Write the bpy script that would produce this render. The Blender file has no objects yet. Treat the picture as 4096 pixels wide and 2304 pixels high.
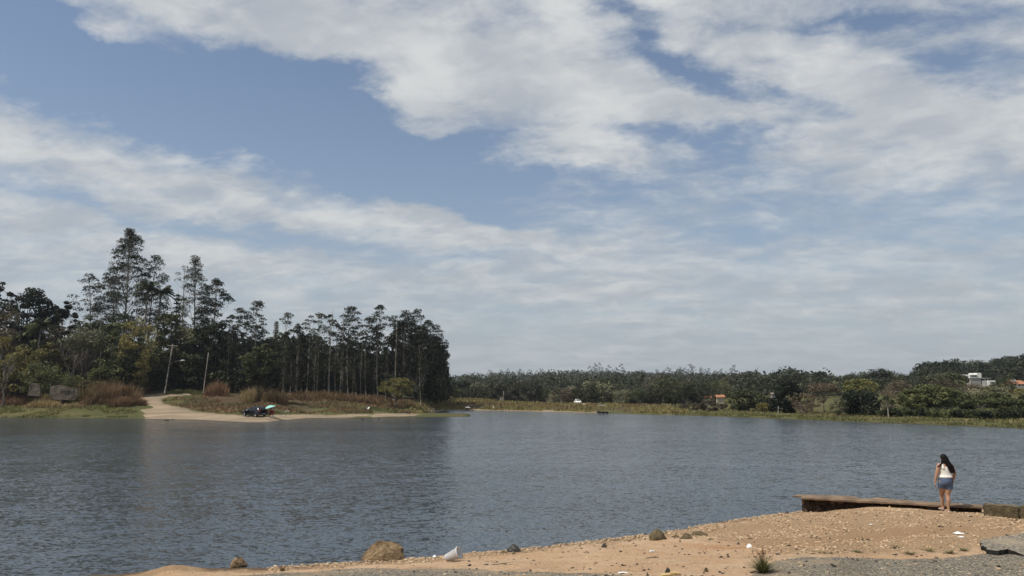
import bpy, bmesh, math, random
import numpy as np
from mathutils import Vector, Matrix, Euler

C = bpy.context.scene.collection
scene = bpy.context.scene
R = math.radians
rng = np.random.default_rng(7)
random.seed(7)

# ------------------------------------------------------------------ camera
EYE = 3.7            # camera height above the lake
FPX = 2958.0         # focal length in pixels of the 4096 px wide photograph
PITCH = math.atan(430 / FPX)
cam = bpy.data.cameras.new('camera'); cam_o = bpy.data.objects.new('camera', cam); C.objects.link(cam_o)
cam.sensor_width = 36.0; cam.lens = 36.0 * FPX / 4096.0
cam.clip_start = 0.1; cam.clip_end = 20000
cam_o.location = (0, 0, EYE); cam_o.rotation_euler = (R(90) + PITCH, 0, 0)
scene.camera = cam_o

# ------------------------------------------------------------------ light
SUN_EL, SUN_AZ = R(58), R(-114)      # azimuth clockwise from +Y: high, from the left and behind the camera
sun = bpy.data.lights.new('sun', 'SUN'); sun_o = bpy.data.objects.new('sun', sun); C.objects.link(sun_o)
sun.energy = 4.2; sun.angle = R(0.6); sun.color = (1.0, 0.94, 0.85)
sd = Vector((math.sin(SUN_AZ) * math.cos(SUN_EL), math.cos(SUN_AZ) * math.cos(SUN_EL), math.sin(SUN_EL)))
sun_o.rotation_euler = sd.to_track_quat('Z', 'Y').to_euler()
scene.view_settings.view_transform = 'Standard'
scene.view_settings.look = 'None'
scene.view_settings.exposure = 0.0
scene.view_settings.gamma = 1.0
scene.view_settings.use_curve_mapping = False
scene.cycles.max_bounces = 6
scene.cycles.diffuse_bounces = 3
scene.cycles.glossy_bounces = 3
scene.cycles.volume_bounces = 0


class NT:
    """small helper for node trees"""
    def __init__(s, tree): s.t = tree; s.n = tree.nodes; s.l = tree.links
    def new(s, kind, **kw):
        n = s.n.new(kind)
        for k, v in kw.items(): setattr(n, k, v)
        return n
    def put(s, sock, v):
        if isinstance(v, bpy.types.NodeSocket): s.l.new(v, sock)
        elif v is not None: sock.default_value = v
    def m(s, op, a, b=None, c=None, clamp=False):
        n = s.new('ShaderNodeMath', operation=op, use_clamp=clamp)
        s.put(n.inputs[0], a)
        if b is not None: s.put(n.inputs[1], b)
        if c is not None: s.put(n.inputs[2], c)
        return n.outputs[0]
    def mix(s, f, a, b, mode='MIX'):
        n = s.new('ShaderNodeMix', data_type='RGBA', blend_type=mode)
        s.put(n.inputs[0], f)
        s.put(n.inputs[6], tuple(a) + (1,) if isinstance(a, (tuple, list)) and len(a) == 3 else a)
        s.put(n.inputs[7], tuple(b) + (1,) if isinstance(b, (tuple, list)) and len(b) == 3 else b)
        return n.outputs[2]
    def noise(s, vec, scale, detail=4, rough=0.55, dist=0.0, lac=2.0):
        n = s.new('ShaderNodeTexNoise')
        if vec is not None: s.put(n.inputs['Vector'], vec)
        n.inputs['Scale'].default_value = scale; n.inputs['Detail'].default_value = detail
        n.inputs['Roughness'].default_value = rough; n.inputs['Distortion'].default_value = dist
        n.inputs['Lacunarity'].default_value = lac
        return n.outputs[0]
    def vmul(s, vec, v):
        n = s.new('ShaderNodeVectorMath', operation='MULTIPLY'); s.put(n.inputs[0], vec); n.inputs[1].default_value = v
        return n.outputs[0]
    def rot(s, vec, ang, scale=(1, 1, 1), loc=(0, 0, 0)):
        n = s.new('ShaderNodeMapping'); s.put(n.inputs[0], vec)
        n.inputs['Rotation'].default_value = (0, 0, ang); n.inputs['Scale'].default_value = scale; n.inputs['Location'].default_value = loc
        return n.outputs[0]
    def ramp(s, x, lo, hi):          # smoothstep
        n = s.new('ShaderNodeMapRange', interpolation_type='SMOOTHSTEP')
        s.put(n.inputs[0], x); s.put(n.inputs[1], lo); s.put(n.inputs[2], hi)
        return n.outputs[0]


def pray(u, v):
    x = (u - 2048) / FPX; yu = (1152 - v) / FPX
    return np.array([x, math.cos(PITCH) - yu * math.sin(PITCH), math.sin(PITCH) + yu * math.cos(PITCH)])


# ------------------------------------------------------------------ sky
w = bpy.data.worlds.new('World'); scene.world = w; w.use_nodes = True
N = NT(w.node_tree); N.n.clear()
out = N.new('ShaderNodeOutputWorld'); bg = N.new('ShaderNodeBackground')
N.l.new(bg.outputs[0], out.inputs[0])
sky = N.new('ShaderNodeTexSky', sky_type='NISHITA', sun_disc=False)
sky.sun_elevation = SUN_EL; sky.sun_rotation = SUN_AZ % (2 * math.pi)
sky.air_density = 1.0; sky.dust_density = 0.6; sky.ozone_density = 1.5
SKY_STRENGTH = 0.105
tc = N.new('ShaderNodeTexCoord'); sep = N.new('ShaderNodeSeparateXYZ'); N.l.new(tc.outputs['Generated'], sep.inputs[0])
X, Y, Z = sep.outputs
zc = N.m('ADD', N.m('MAXIMUM', Z, 0.0), 0.22)
cmb = N.new('ShaderNodeCombineXYZ'); N.put(cmb.inputs[0], N.m('DIVIDE', X, zc)); N.put(cmb.inputs[1], N.m('DIVIDE', Y, zc))
P0 = cmb.outputs[0]
zd = N.m('ADD', N.m('MAXIMUM', Z, 0.0), 0.35)
cd = N.new('ShaderNodeCombineXYZ'); N.put(cd.inputs[0], N.m('DIVIDE', X, zd)); N.put(cd.inputs[1], N.m('DIVIDE', Y, zd)); cd = cd.outputs[0]
def disp(scale, amp, loc):
    return N.m('MULTIPLY', N.m('SUBTRACT', N.noise(N.rot(cd, R(20), (1, 1.2, 1), loc), scale, 6, 0.62), 0.5), amp)
az = N.m('ADD', N.m('ARCTAN2', X, Y), disp(3.6, 0.20, (0, 0, 0))); el = N.m('ADD', N.m('ARCSINE', Z), disp(3.6, 0.13, (7, 3, 0)))


def blob(u, v, a, b, slope, wgt):
    d = pray(u, v); d /= np.linalg.norm(d)
    a0, e0 = math.atan2(d[0], d[1]), math.asin(d[2])
    t = math.atan(slope); ca, sa = math.cos(t), math.sin(t)
    da, de = N.m('SUBTRACT', az, a0), N.m('SUBTRACT', el, e0)      # image down = -elevation
    p = N.m('MULTIPLY_ADD', da, ca * FPX / a, N.m('MULTIPLY', de, -sa * FPX / a))
    q = N.m('MULTIPLY_ADD', da, sa * FPX / b, N.m('MULTIPLY', de, ca * FPX / b))
    r2 = N.m('MULTIPLY_ADD', p, p, N.m('MULTIPLY', q, q))
    return N.m('MULTIPLY', N.m('EXPONENT', N.m('MULTIPLY', r2, -0.7)), wgt * ((.72 if u > 2400 else 1.0) if wgt < 0 else .92))


cover = None
for args in [
    # openings between the cloud streets
    (350, 300, 560, 130, 0.22, -0.56), (1000, 450, 560, 170, 0.24, -0.54), (1530, 590, 330, 150, 0.2, -0.46), (1800, 690, 480, 60, 0.1, -.22),
    (650, 880, 700, 34, 0.10, -0.22), (1900, 830, 330, 50, 0.22, -0.26), (1500, 985, 500, 36, .06, -.16), (1250, 330, 200, 60, .3, -.3),
    (2620, 180, 330, 38, 0.60, -0.46), (2950, 380, 420, 42, 0.45, -0.46), (2640, 530, 240, 40, 0.2, -0.34), (2900, 590, 260, 60, 0.1, -.34),
    (3300, 100, 600, 26, 0.16, -0.38), (3850, 240, 300, 50, 0.32, -0.44), (2650, 760, 520, 100, 0.08, -0.20), (3100, 250, 200, 60, .2, -.24),
    (3300, 860, 800, 60, 0.05, -0.14), (2700, 960, 800, 50, 0.0, -0.14), (3900, 970, 420, 50, 0.0, -0.14), (30, 120, 160, 50, .4, -.4),
    # the thick streets themselves
    (1500, 150, 1500, 120, 0.15, 0.30), (600, 10, 700, 60, 0.10, 0.34), (330, 50, 330, 50, .25, .40), (2350, 430, 420, 160, 0.35, 0.24), (700, 690, 1000, 110, 0.20, 0.28), (1700, 850, 600, 50, 0.27, 0.30),
    (3650, 470, 520, 150, 0.25, 0.28), (3000, 120, 500, 80, .3, .18), (700, 1000, 1300, 55, 0.08, 0.14), (3000, 950, 500, 26, .03, .16),
    (2330, 640, 260, 45, .0, .26), (1690, 390, 120, 45, .1, .34), (1720, 500, 90, 25, 0, .3), (3750, 1010, 160, 30, .1, .16)]:
    b_ = blob(*args)
    cover = b_ if cover is None else N.m('ADD', cover, b_)
warp = N.noise(P0, 2.4, 3, 0.6)
Pw = N.new('ShaderNodeVectorMath', operation='ADD'); N.put(Pw.inputs[0], N.rot(P0, R(28), (1.0, 1.35, 1.0), (3.1, 1.7, 0)))
wv = N.new('ShaderNodeCombineXYZ'); N.put(wv.inputs[0], N.m('MULTIPLY', N.m('SUBTRACT', warp, 0.5), 0.22)); N.put(wv.inputs[1], N.m('MULTIPLY', N.m('SUBTRACT', warp, 0.5), -0.18))
N.put(Pw.inputs[1], wv.outputs[0])
PW = Pw.outputs[0]
big = N.noise(PW, 1.4, 3, 0.5)
fine = N.noise(PW, 8.5, 8, 0.62)
midn = N.noise(PW, 3.6, 3, 0.5)
dens = N.m('ADD', N.m('MULTIPLY', N.m('SUBTRACT', big, 0.5), 0.40), N.m('MULTIPLY', N.m('SUBTRACT', fine, 0.5), N.m('MULTIPLY_ADD', N.ramp(Z, .05, .35), .34, .34)))
dens = N.m('ADD', dens, N.m('MULTIPLY', N.m('SUBTRACT', midn, 0.5), 0.40))
dens = N.m('ADD', N.m('ADD', dens, cover), 0.60)
alpha = N.m('POWER', N.ramp(dens, 0.32, 0.84), 0.8)
thick = N.ramp(dens, 0.55, 1.0)
shade = N.noise(N.rot(PW, R(10), (1.0, 1.0, 1.0), (.09, .06, 0)), 3.4, 6, 0.60)
lit = N.ramp(N.m('ADD', N.m('MULTIPLY', shade, 1.0), N.m('MULTIPLY', N.m('SUBTRACT', fine, 0.5), 0.30)), 0.34, 0.72)
cl = N.mix(lit, (0.45, 0.485, 0.53), (0.73, 0.74, 0.73))
cl = N.mix(N.m('MULTIPLY', thick, 0.18), cl, (0.50, 0.53, 0.56))
blue = N.mix(1.0, sky.outputs[0], (SKY_STRENGTH,) * 3, 'MULTIPLY')
veil = N.m('EXPONENT', N.m('MULTIPLY', N.m('MAXIMUM', Z, 0.0), -6.0))
clear = N.mix(N.m('MULTIPLY_ADD', veil, 0.80, 0.05, True), blue, (0.41, 0.46, 0.51))
col = N.mix(N.m('MULTIPLY', alpha, 0.95), clear, cl)
low = N.m('EXPONENT', N.m('MULTIPLY', N.m('MAXIMUM', Z, 0.0), -8.5))
col = N.mix(N.m('MULTIPLY', low, 0.80), col, (0.355, 0.40, 0.435))
N.l.new(col, bg.inputs[0]); bg.inputs[1].default_value = 1.0


# ------------------------------------------------------------------ materials
def new_mat(name):
    m = bpy.data.materials.new(name); m.use_nodes = True
    T = NT(m.node_tree); T.n.clear()
    o = T.new('ShaderNodeOutputMaterial'); b = T.new('ShaderNodeBsdfPrincipled')
    T.l.new(b.outputs[0], o.inputs[0])
    b.inputs['Specular IOR Level'].default_value = 0.3
    return m, T, b, o


def mat(name, c1, c2=None, scale=4.0, rough=0.8, spec=0.3, bump=0.0, detail=5, lo=.35, hi=.65, metal=0.0):
    m, T, b, o = new_mat(name)
    tc = T.new('ShaderNodeTexCoord').outputs['Object']
    c2 = c2 or tuple(x * 0.75 for x in c1)
    n = T.noise(tc, scale, detail, 0.6)
    T.put(b.inputs['Base Color'], T.mix(T.ramp(n, lo, hi), c1, c2))
    b.inputs['Roughness'].default_value = rough; b.inputs['Specular IOR Level'].default_value = spec; b.inputs['Metallic'].default_value = metal
    if bump:
        bp = T.new('ShaderNodeBump'); bp.inputs['Distance'].default_value = bump; bp.inputs['Strength'].default_value = 1
        T.put(bp.inputs['Height'], T.noise(tc, scale * 3, 6, 0.65)); T.l.new(bp.outputs[0], b.inputs['Normal'])
    return m


def leaf_mat(name, c1, c2, scale=0.5, trans=0.22, vary=0.35):
    m, T, b, o = new_mat(name)
    g = T.new('ShaderNodeNewGeometry')
    oi = T.new('ShaderNodeObjectInfo').outputs['Random']
    n = T.noise(g.outputs['Position'], scale, 4, 0.65)
    c = T.mix(T.ramp(n, 0.33, 0.67), c1, c2)
    isl = T.m('MULTIPLY_ADD', g.outputs['Random Per Island'], 0.7, 0.65)
    k = T.m('MULTIPLY', isl, T.m('MULTIPLY_ADD', oi, vary * 2, 1 - vary))
    hv = T.new('ShaderNodeHueSaturation'); T.put(hv.inputs['Color'], c); T.put(hv.inputs['Value'], k)
    T.put(hv.inputs['Hue'], T.m('MULTIPLY_ADD', oi, -0.03, 0.512))
    b.inputs['Roughness'].default_value = 0.6; b.inputs['Specular IOR Level'].default_value = 0.25
    T.put(b.inputs['Base Color'], hv.outputs[0])
    tr = T.new('ShaderNodeBsdfTranslucent'); T.put(tr.inputs[0], hv.outputs[0])
    mx = T.new('ShaderNodeMixShader'); mx.inputs[0].default_value = trans
    T.l.new(b.outputs[0], mx.inputs[1]); T.l.new(tr.outputs[0], mx.inputs[2]); T.l.new(mx.outputs[0], o.inputs[0])
    return m


M = {}
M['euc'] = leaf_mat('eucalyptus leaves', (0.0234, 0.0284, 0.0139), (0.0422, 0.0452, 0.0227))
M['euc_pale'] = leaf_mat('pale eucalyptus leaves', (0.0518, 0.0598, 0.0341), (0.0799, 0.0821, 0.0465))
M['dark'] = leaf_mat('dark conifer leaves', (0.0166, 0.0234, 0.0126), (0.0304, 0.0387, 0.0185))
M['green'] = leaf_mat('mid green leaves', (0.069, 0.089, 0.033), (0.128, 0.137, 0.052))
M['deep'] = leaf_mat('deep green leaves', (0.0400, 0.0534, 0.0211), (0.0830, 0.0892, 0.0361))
M['olive'] = leaf_mat('olive leaves', (0.134, 0.131, 0.044), (0.236, 0.206, 0.070))
M['yellow'] = leaf_mat('yellow green leaves', (0.137, 0.143, 0.044), (0.215, 0.202, 0.072))
M['greygreen'] = leaf_mat('grey green leaves', (0.144, 0.148, 0.083), (0.227, 0.218, 0.125))
M['brown'] = leaf_mat('brown dry leaves', (0.0976, 0.0792, 0.0484), (0.1560, 0.1258, 0.0792))
M['rust'] = leaf_mat('dead rusty grass', (0.1197, 0.0731, 0.0370), (0.2059, 0.1387, 0.0684))
M['straw'] = leaf_mat('straw coloured cane', (0.221, 0.176, 0.078), (0.305, 0.247, 0.120))
M['grass'] = leaf_mat('shore grass', (0.098, 0.111, 0.034), (0.176, 0.163, 0.058))
M['far'] = leaf_mat('far wood leaves', (0.0243, 0.0312, 0.0156), (0.0513, 0.0569, 0.0282), scale=0.12)
M['bark'] = mat('brown bark', (0.060, 0.050, 0.040), (0.030, 0.026, 0.022), 3)
M['palebark'] = mat('pale eucalyptus bark', (0.30, 0.27, 0.22), (0.15, 0.13, 0.10), 1.2)
M['greybark'] = mat('grey bark', (0.17, 0.155, 0.135), (0.09, 0.08, 0.07), 2.0)
M['twig'] = mat('bare grey twigs', (0.14, 0.115, 0.095), (0.08, 0.066, 0.055), 2.0)
M['pole'] = mat('weathered pole wood', (0.25, 0.225, 0.195), (0.16, 0.145, 0.125), 2.5)
M['concrete'] = mat('stained concrete', (0.23, 0.20, 0.165), (0.11, 0.095, 0.078), 1.5, 0.9, 0.2, 0.01)
M['white'] = mat('white painted wall', (0.78, 0.78, 0.75), (0.68, 0.67, 0.63), .6)
M['cream'] = mat('cream painted wall', (0.62, 0.56, 0.42), (0.52, 0.46, 0.34), .6)
M['greywall'] = mat('grey wall', (0.36, 0.35, 0.34), (0.28, 0.27, 0.26), .6)
M['rooftile'] = mat('orange clay roof', (0.42, 0.19, 0.10), (0.30, 0.14, 0.08), 1.5)
M['pane'] = mat('dark window pane', (0.02, 0.025, 0.03), None, 1, 0.1, 0.5)
M['black'] = mat('black rubber', (0.012, 0.012, 0.012), None, 5, 0.7)
M['carpaint'] = mat('black car paint', (0.008, 0.009, 0.012), (0.011, 0.012, 0.015), 1, 0.22, 0.5)
M['carglass'] = mat('tinted car glass', (0.015, 0.018, 0.02), None, 1, 0.06, 0.5)
M['rim'] = mat('silver wheel rim', (0.55, 0.55, 0.56), (0.4, 0.4, 0.4), 8, 0.3, 0.5, metal=0.6)
M['lampred'] = mat('red lamp glass', (0.35, 0.03, 0.02), None, 4, 0.2, 0.5)
M['lampclear'] = mat('clear lamp glass', (0.7, 0.7, 0.68), None, 4, 0.15, 0.5)
M['mint'] = mat('mint canvas', (0.30, 0.62, 0.55), (0.26, 0.55, 0.50), 3, 0.8)
M['skin'] = mat('tanned skin', (0.43, 0.25, 0.165), (0.38, 0.21, 0.135), 9, 0.55)
M['hair'] = mat('black hair', (0.005, 0.004, 0.004), (0.009, 0.007, 0.007), 30, 0.6, 0.12)
M['top'] = mat('white ribbed cotton', (0.80, 0.78, 0.73), (0.72, 0.69, 0.63), 14, 0.9, 0.1, 0.004)
M['denim'] = mat('faded blue cotton', (0.120, 0.155, 0.235), (0.090, 0.120, 0.190), 16, 0.9, 0.1, 0.004)
M['shoe'] = mat('pale sandal', (0.62, 0.55, 0.48), (0.5, 0.43, 0.36), 20, 0.7)
M['red'] = mat('red cotton', (0.30, 0.03, 0.03), (0.2, 0.02, 0.02), 8, 0.9)
M['darkcloth'] = mat('dark cotton', (0.02, 0.02, 0.025), None, 8, 0.9)
M['litter'] = mat('white litter', (0.85, 0.85, 0.83), (0.75, 0.75, 0.73), 12, 0.6)
M['board'] = mat('yellowed splintered wood', (0.55, 0.40, 0.18), (0.40, 0.28, 0.13), 10, 0.8)
M['bird'] = mat('white feathers', (0.82, 0.82, 0.78), (0.75, 0.75, 0.7), 8, 0.8)
M['beak'] = mat('ochre beak', (0.45, 0.28, 0.06), None, 8, 0.5)
M['wallgrey'] = mat('mossy old concrete', (0.21, 0.175, 0.135), (0.085, 0.072, 0.055), 1.2, .95, .1, .02)
M['paint'] = mat('black spray paint', (0.05, 0.045, 0.045), None, 8, 0.8)

# rocks -----------------------------------------------------------
def rock_mat(name, c1, c2, c3, scale=3.0):
    m, T, b, o = new_mat(name)
    tc = T.new('ShaderNodeTexCoord').outputs['Object']
    n1 = T.noise(tc, scale, 6, 0.65, 0.6); n2 = T.noise(tc, scale * 2.7, 6, 0.7, 0.3)
    c = T.mix(T.ramp(n1, 0.40, 0.60), c1, c2); c = T.mix(T.ramp(n2, 0.56, 0.66), c, c3)
    T.put(b.inputs['Base Color'], c); b.inputs['Roughness'].default_value = 0.9
    bp = T.new('ShaderNodeBump'); bp.inputs['Distance'].default_value = 0.06
    T.put(bp.inputs['Height'], T.noise(tc, scale * 4, 8, 0.7)); T.l.new(bp.outputs[0], b.inputs['Normal'])
    return m
M['rock'] = rock_mat('ochre rock', (0.27, 0.185, 0.10), (0.125, 0.078, 0.038), (0.46, 0.37, 0.25), 4.2)
M['mossrock'] = rock_mat('mossy brown rock', (0.16, 0.125, 0.07), (0.085, 0.066, 0.035), (0.21, 0.165, 0.10), 4)
M['darkrock'] = rock_mat('dark grey stone', (0.085, 0.08, 0.075), (0.04, 0.038, 0.035), (0.26, 0.23, 0.19), 7)

def stone_mat():
    m, T, b, o = new_mat('beach stones')
    g = T.new('ShaderNodeNewGeometry'); oi = T.new('ShaderNodeObjectInfo').outputs['Random']
    r = T.m('FRACT', T.m('ADD', g.outputs['Random Per Island'], oi))
    cr = T.new('ShaderNodeValToRGB'); T.put(cr.inputs[0], r); e = cr.color_ramp.elements
    e[0].position = 0; e[0].color = (0.38, 0.26, 0.155, 1); e[1].position = 1; e[1].color = (0.13, 0.09, 0.055, 1)
    for p, c in [(0.25, (0.56, 0.41, 0.265)), (0.45, (0.46, 0.31, 0.175)), (0.62, (0.66, 0.54, 0.39)), (0.72, (0.24, 0.165, 0.095)), (0.86, (0.48, 0.34, 0.21))]:
        x = e.new(p); x.color = c + (1,)
    n = T.noise(T.new('ShaderNodeTexCoord').outputs['Object'], 30, 3)
    T.put(b.inputs['Base Color'], T.mix(T.m('MULTIPLY', n, 0.5), cr.outputs[0], (0.25, 0.17, 0.10))); b.inputs['Roughness'].default_value = 0.9
    return m
M['stone'] = stone_mat()


# ------------------------------------------------------------------ mesh helpers
class Geo:
    """collects polygons as numpy blocks and links them as one mesh object"""
    def __init__(s): s.v = []; s.f = []; s.n = 0
    def add(s, V, F, mi=0):
        V = np.asarray(V, float).reshape(-1, 3); F = np.asarray(F, int)
        if len(F): s.f.append((F + s.n, mi))
        s.v.append(V); s.n += len(V); return s
    def tube(s, pts, rad, k=6, mi=0, cap=True):
        pts = np.asarray(pts, float); n = len(pts); rad = np.broadcast_to(np.asarray(rad, float), (n,))
        t = np.gradient(pts, axis=0) if n > 1 else np.array([[0, 0, 1.]])
        t /= np.linalg.norm(t, axis=1)[:, None] + 1e-9
        ref = np.array([1., 0, 0]) if abs(t[:, 0]).mean() < 0.8 else np.array([0, 1., 0])
        a = np.cross(t, ref); a /= np.linalg.norm(a, axis=1)[:, None] + 1e-9; b = np.cross(t, a)
        th = np.arange(k) * 2 * np.pi / k
        V = pts[:, None] + rad[:, None, None] * (a[:, None] * np.cos(th)[None, :, None] + b[:, None] * np.sin(th)[None, :, None])
        F = [[i * k + j, i * k + (j + 1) % k, (i + 1) * k + (j + 1) % k, (i + 1) * k + j] for i in range(n - 1) for j in range(k)]
        s.add(V.reshape(-1, 3), F, mi)
        if cap:
            for i0 in (0, n - 1):
                base = s.n - n * k + i0 * k
                s.f.append((np.array([[base + j for j in range(k)]]), mi))
        return s
    def box(s, lo, hi, mi=0, rotz=0, loc=(0, 0, 0)):
        x0, y0, z0 = lo; x1, y1, z1 = hi
        V = np.array([[x, y, z] for z in (z0, z1) for x, y in ((x0, y0), (x1, y0), (x1, y1), (x0, y1))], float)
        c, sn = math.cos(rotz), math.sin(rotz)
        V = V @ np.array([[c, sn, 0], [-sn, c, 0], [0, 0, 1]]) + np.array(loc)
        return s.add(V, [[3, 2, 1, 0], [4, 5, 6, 7], [0, 1, 5, 4], [1, 2, 6, 5], [2, 3, 7, 6], [3, 0, 4, 7]], mi)
    def loft(s, secs, k=16, mi=0):          # secs: (x, y, z, rx, ry) ellipses stacked along z
        th = np.arange(k) * 2 * np.pi / k
        V = np.concatenate([np.stack([x + rx * np.cos(th), y + ry * np.sin(th), np.full(k, z)], 1) for x, y, z, rx, ry in secs])
        n = len(secs)
        F = [[i * k + j, i * k + (j + 1) % k, (i + 1) * k + (j + 1) % k, (i + 1) * k + j] for i in range(n - 1) for j in range(k)]
        s.add(V, F, mi); b0 = s.n - n * k
        s.f.append((np.array([[b0 + j for j in range(k)][::-1]]), mi)); s.f.append((np.array([[b0 + (n - 1) * k + j for j in range(k)]]), mi))
        return s
    def mesh(s, name, mats, smooth=False):
        V = np.concatenate(s.v); me = bpy.data.meshes.new(name)
        tot = np.concatenate([np.full(len(F), F.shape[1]) for F, _ in s.f]); idx = np.concatenate([F.ravel() for F, _ in s.f])
        mi = np.concatenate([np.full(len(F), m) for F, m in s.f])
        me.vertices.add(len(V)); me.vertices.foreach_set('co', V.ravel().astype(np.float32))
        me.loops.add(len(idx)); me.loops.foreach_set('vertex_index', idx.astype(np.int32))
        me.polygons.add(len(tot)); me.polygons.foreach_set('loop_start', np.concatenate([[0], np.cumsum(tot)[:-1]]).astype(np.int32))
        me.polygons.foreach_set('material_index', mi.astype(np.int32))
        me.polygons.foreach_set('use_smooth', np.full(len(tot), smooth))
        for m in (mats if isinstance(mats, (list, tuple)) else [mats]): me.materials.append(m)
        me.update(calc_edges=True); me.validate()
        return me
    def obj(s, name, mats, parent=None, smooth=False, loc=None):
        return link(name, s.mesh(name, mats, smooth), parent, loc)


def link(name, me, parent=None, loc=None):
    o = bpy.data.objects.new(name, me); C.objects.link(o)
    if parent is not None: o.parent = parent
    if loc is not None: o.location = loc
    return o
def tag(o, label, cat, group=None):
    o['label'] = label; o['category'] = cat
    if group: o['group'] = group
    return o
def thing(name, label, cat, loc=(0, 0, 0), rotz=0, group=None):
    o = bpy.data.objects.new(name, None); C.objects.link(o); o.location = loc; o.rotation_euler = (0, 0, rotz)
    o.empty_display_size = 0.2
    return tag(o, label, cat, group)
def dup(root, loc, rotz=0.0, scale=1.0, label=None, group=None):
    r = root.copy(); C.objects.link(r); r.location = loc; r.rotation_euler = (0, 0, rotz)
    r.scale = scale if isinstance(scale, (tuple, list)) else (scale,) * 3
    if label: r['label'] = label
    if group: r['group'] = group
    for ch in list(root.children):
        c = ch.copy(); C.objects.link(c); c.parent = r
        for g in ch.children:
            d = g.copy(); C.objects.link(d); d.parent = c
    return r


def vnoise(x, y, seed=0):
    """smooth value noise on arrays"""
    xi, yi = np.floor(x).astype(np.int64), np.floor(y).astype(np.int64); fx, fy = x - xi, y - yi
    fx = fx * fx * (3 - 2 * fx); fy = fy * fy * (3 - 2 * fy)
    def h(a, b):
        n = (a * 374761393 + b * 668265263 + seed * 982451653) & 0x7fffffff
        n = ((n ^ (n >> 13)) * 1274126177) & 0x7fffffff
        return ((n ^ (n >> 16)) & 0xffff) / 65535.0
    return (h(xi, yi) * (1 - fx) + h(xi + 1, yi) * fx) * (1 - fy) + (h(xi, yi + 1) * (1 - fx) + h(xi + 1, yi + 1) * fx) * fy
def fbm(x, y, oct=4, seed=0):
    r = 0; a = 0.5; t = 0
    for i in range(oct):
        r = r + a * vnoise(x * 2 ** i, y * 2 ** i, seed + i * 17); t += a; a *= 0.55
    return r / t
def sstep(x, a, b):
    t = np.clip((x - a) / (b - a), 0, 1); return t * t * (3 - 2 * t)


# ------------------------------------------------------------------ terrain
def on_plane(u, v, z=0.0):
    d = pray(u, v); t = (z - EYE) / d[2]; return np.array([d[0] * t, d[1] * t, z])
HK = FPX * (math.cos(PITCH) + 430 / FPX * math.sin(PITCH))
def u_of(x, y): return 2048 + x / np.maximum(y, 0.05) * HK
def v_of(x, y, z):
    f = y * math.cos(PITCH) + (z - EYE) * math.sin(PITCH); up = -y * math.sin(PITCH) + (z - EYE) * math.cos(PITCH)
    return 2048 + x / f * FPX, 1152 - up / f * FPX

far_px = [(-1800, 1700), (-600, 1688), (0, 1672), (300, 1673), (600, 1676), (800, 1681), (900, 1686), (1000, 1691), (1075, 1690), (1130, 1682), (1240, 1674), (1500, 1672), (1650, 1668),
          (1700, 1660), (1740, 1650), (1775, 1642), (2000, 1644), (2400, 1653), (2800, 1664), (3100, 1676), (3500, 1692), (3900, 1708), (4096, 1716), (4700, 1738), (6000, 1780)]
FU = np.array([p[0] for p in far_px], float); FD = np.array([on_plane(*p)[1] for p in far_px])
DD = np.array([-400, -12, 0, 3, 8, 15, 25, 40, 60, 90, 130, 200, 300, 450, 700, 1200, 6000], float)
PROF = {   # ground height above the lake at the inland distances DD, by photo column
    -600: [0, .6, 1.7, 3.2, 5.5, 9, 12, 14, 15, 15, 14, 12, 10, 8, 5],
    0:    [0, .5, 1.5, 3.0, 5.2, 8.5, 11, 12.5, 13, 13, 12, 11, 10, 8, 5],
    400:  [0, .4, 1.3, 2.6, 3.6, 6.0, 8.5, 10, 10.5, 10.5, 10, 10, 10, 8, 5],
    700:  [0, .3, .9, 1.8, 2.9, 4.6, 5.5, 6, 6.5, 7, 8, 9, 9, 8, 5],
    1000: [0, .15, .5, 1.0, 1.8, 3.0, 4.2, 4.6, 5, 5, 6, 8, 9, 8, 5],
    1300: [0, .22, .7, 1.4, 2.4, 3.7, 4.3, 4.7, 5, 5, 6, 8, 9, 8, 5],
    1600: [0, .2, .5, .9, 1.6, 2.6, 3.0, 3.2, 3.5, 4, 6, 8, 9, 8, 5],
    1780: [0, .3, .9, 1.6, 2.5, 3.1, 2.4, 1.5, 1.5, 3, 6.5, 12, 8, 6, 4],
    2200: [0, .3, .7, 1.0, 1.3, 1.45, 1.1, 1.0, 1.5, 4, 10, 17, 10, 7, 4],
    2600: [0, .25, .5, .8, 1.0, 1.1, 1.0, 1.2, 1.8, 4, 9, 15, 10, 7, 4],
    3000: [0, .2, .35, .5, .6, .75, 1.2, 2, 3, 4.5, 7.5, 12, 10, 7, 4],
    3500: [0, .15, .2, .3, .4, .9, 2, 3.2, 4.5, 6.2, 6, 6, 6, 5, 4],
    3800: [0, .15, .2, .3, .6, 1.3, 2.5, 4.2, 5.8, 7.2, 7.6, 8, 8, 8, 4],
    4096: [0, .15, .2, .35, .8, 1.6, 2.6, 3.8, 5, 7.5, 17, 20, 14, 8, 4],
    5600: [0, .15, .2, .35, .8, 1.6, 2.8, 4.2, 6, 9, 18, 18, 12, 8, 4]}
PU = np.array(sorted(PROF), float); PZ = np.array([[-4.5, -1.2] + PROF[int(k)] for k in PU])
tip = [on_plane(1600, 1656, .3)[:2], on_plane(1700, 1656, .3)[:2], on_plane(1790, 1659, .2)[:2], on_plane(1866, 1664.5)[:2]]
near_px = [(-6000, 2900), (-2500, 2520), (-700, 2370), (143, 2306), (450, 2297), (636, 2286), (731, 2276), (906, 2272), (1100, 2268), (1447, 2247), (1781, 2226), (2051, 2199), (2592, 2139), (2735, 2115), (2900, 2085),
           (3085, 2059), (3200, 2046), (3300, 2036), (3380, 2026), (3500, 2022), (3800, 2046), (4096, 2072), (4700, 2120), (6500, 2230), (12000, 2700)]
NP = np.array([on_plane(*p)[:2] for p in near_px])
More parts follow.
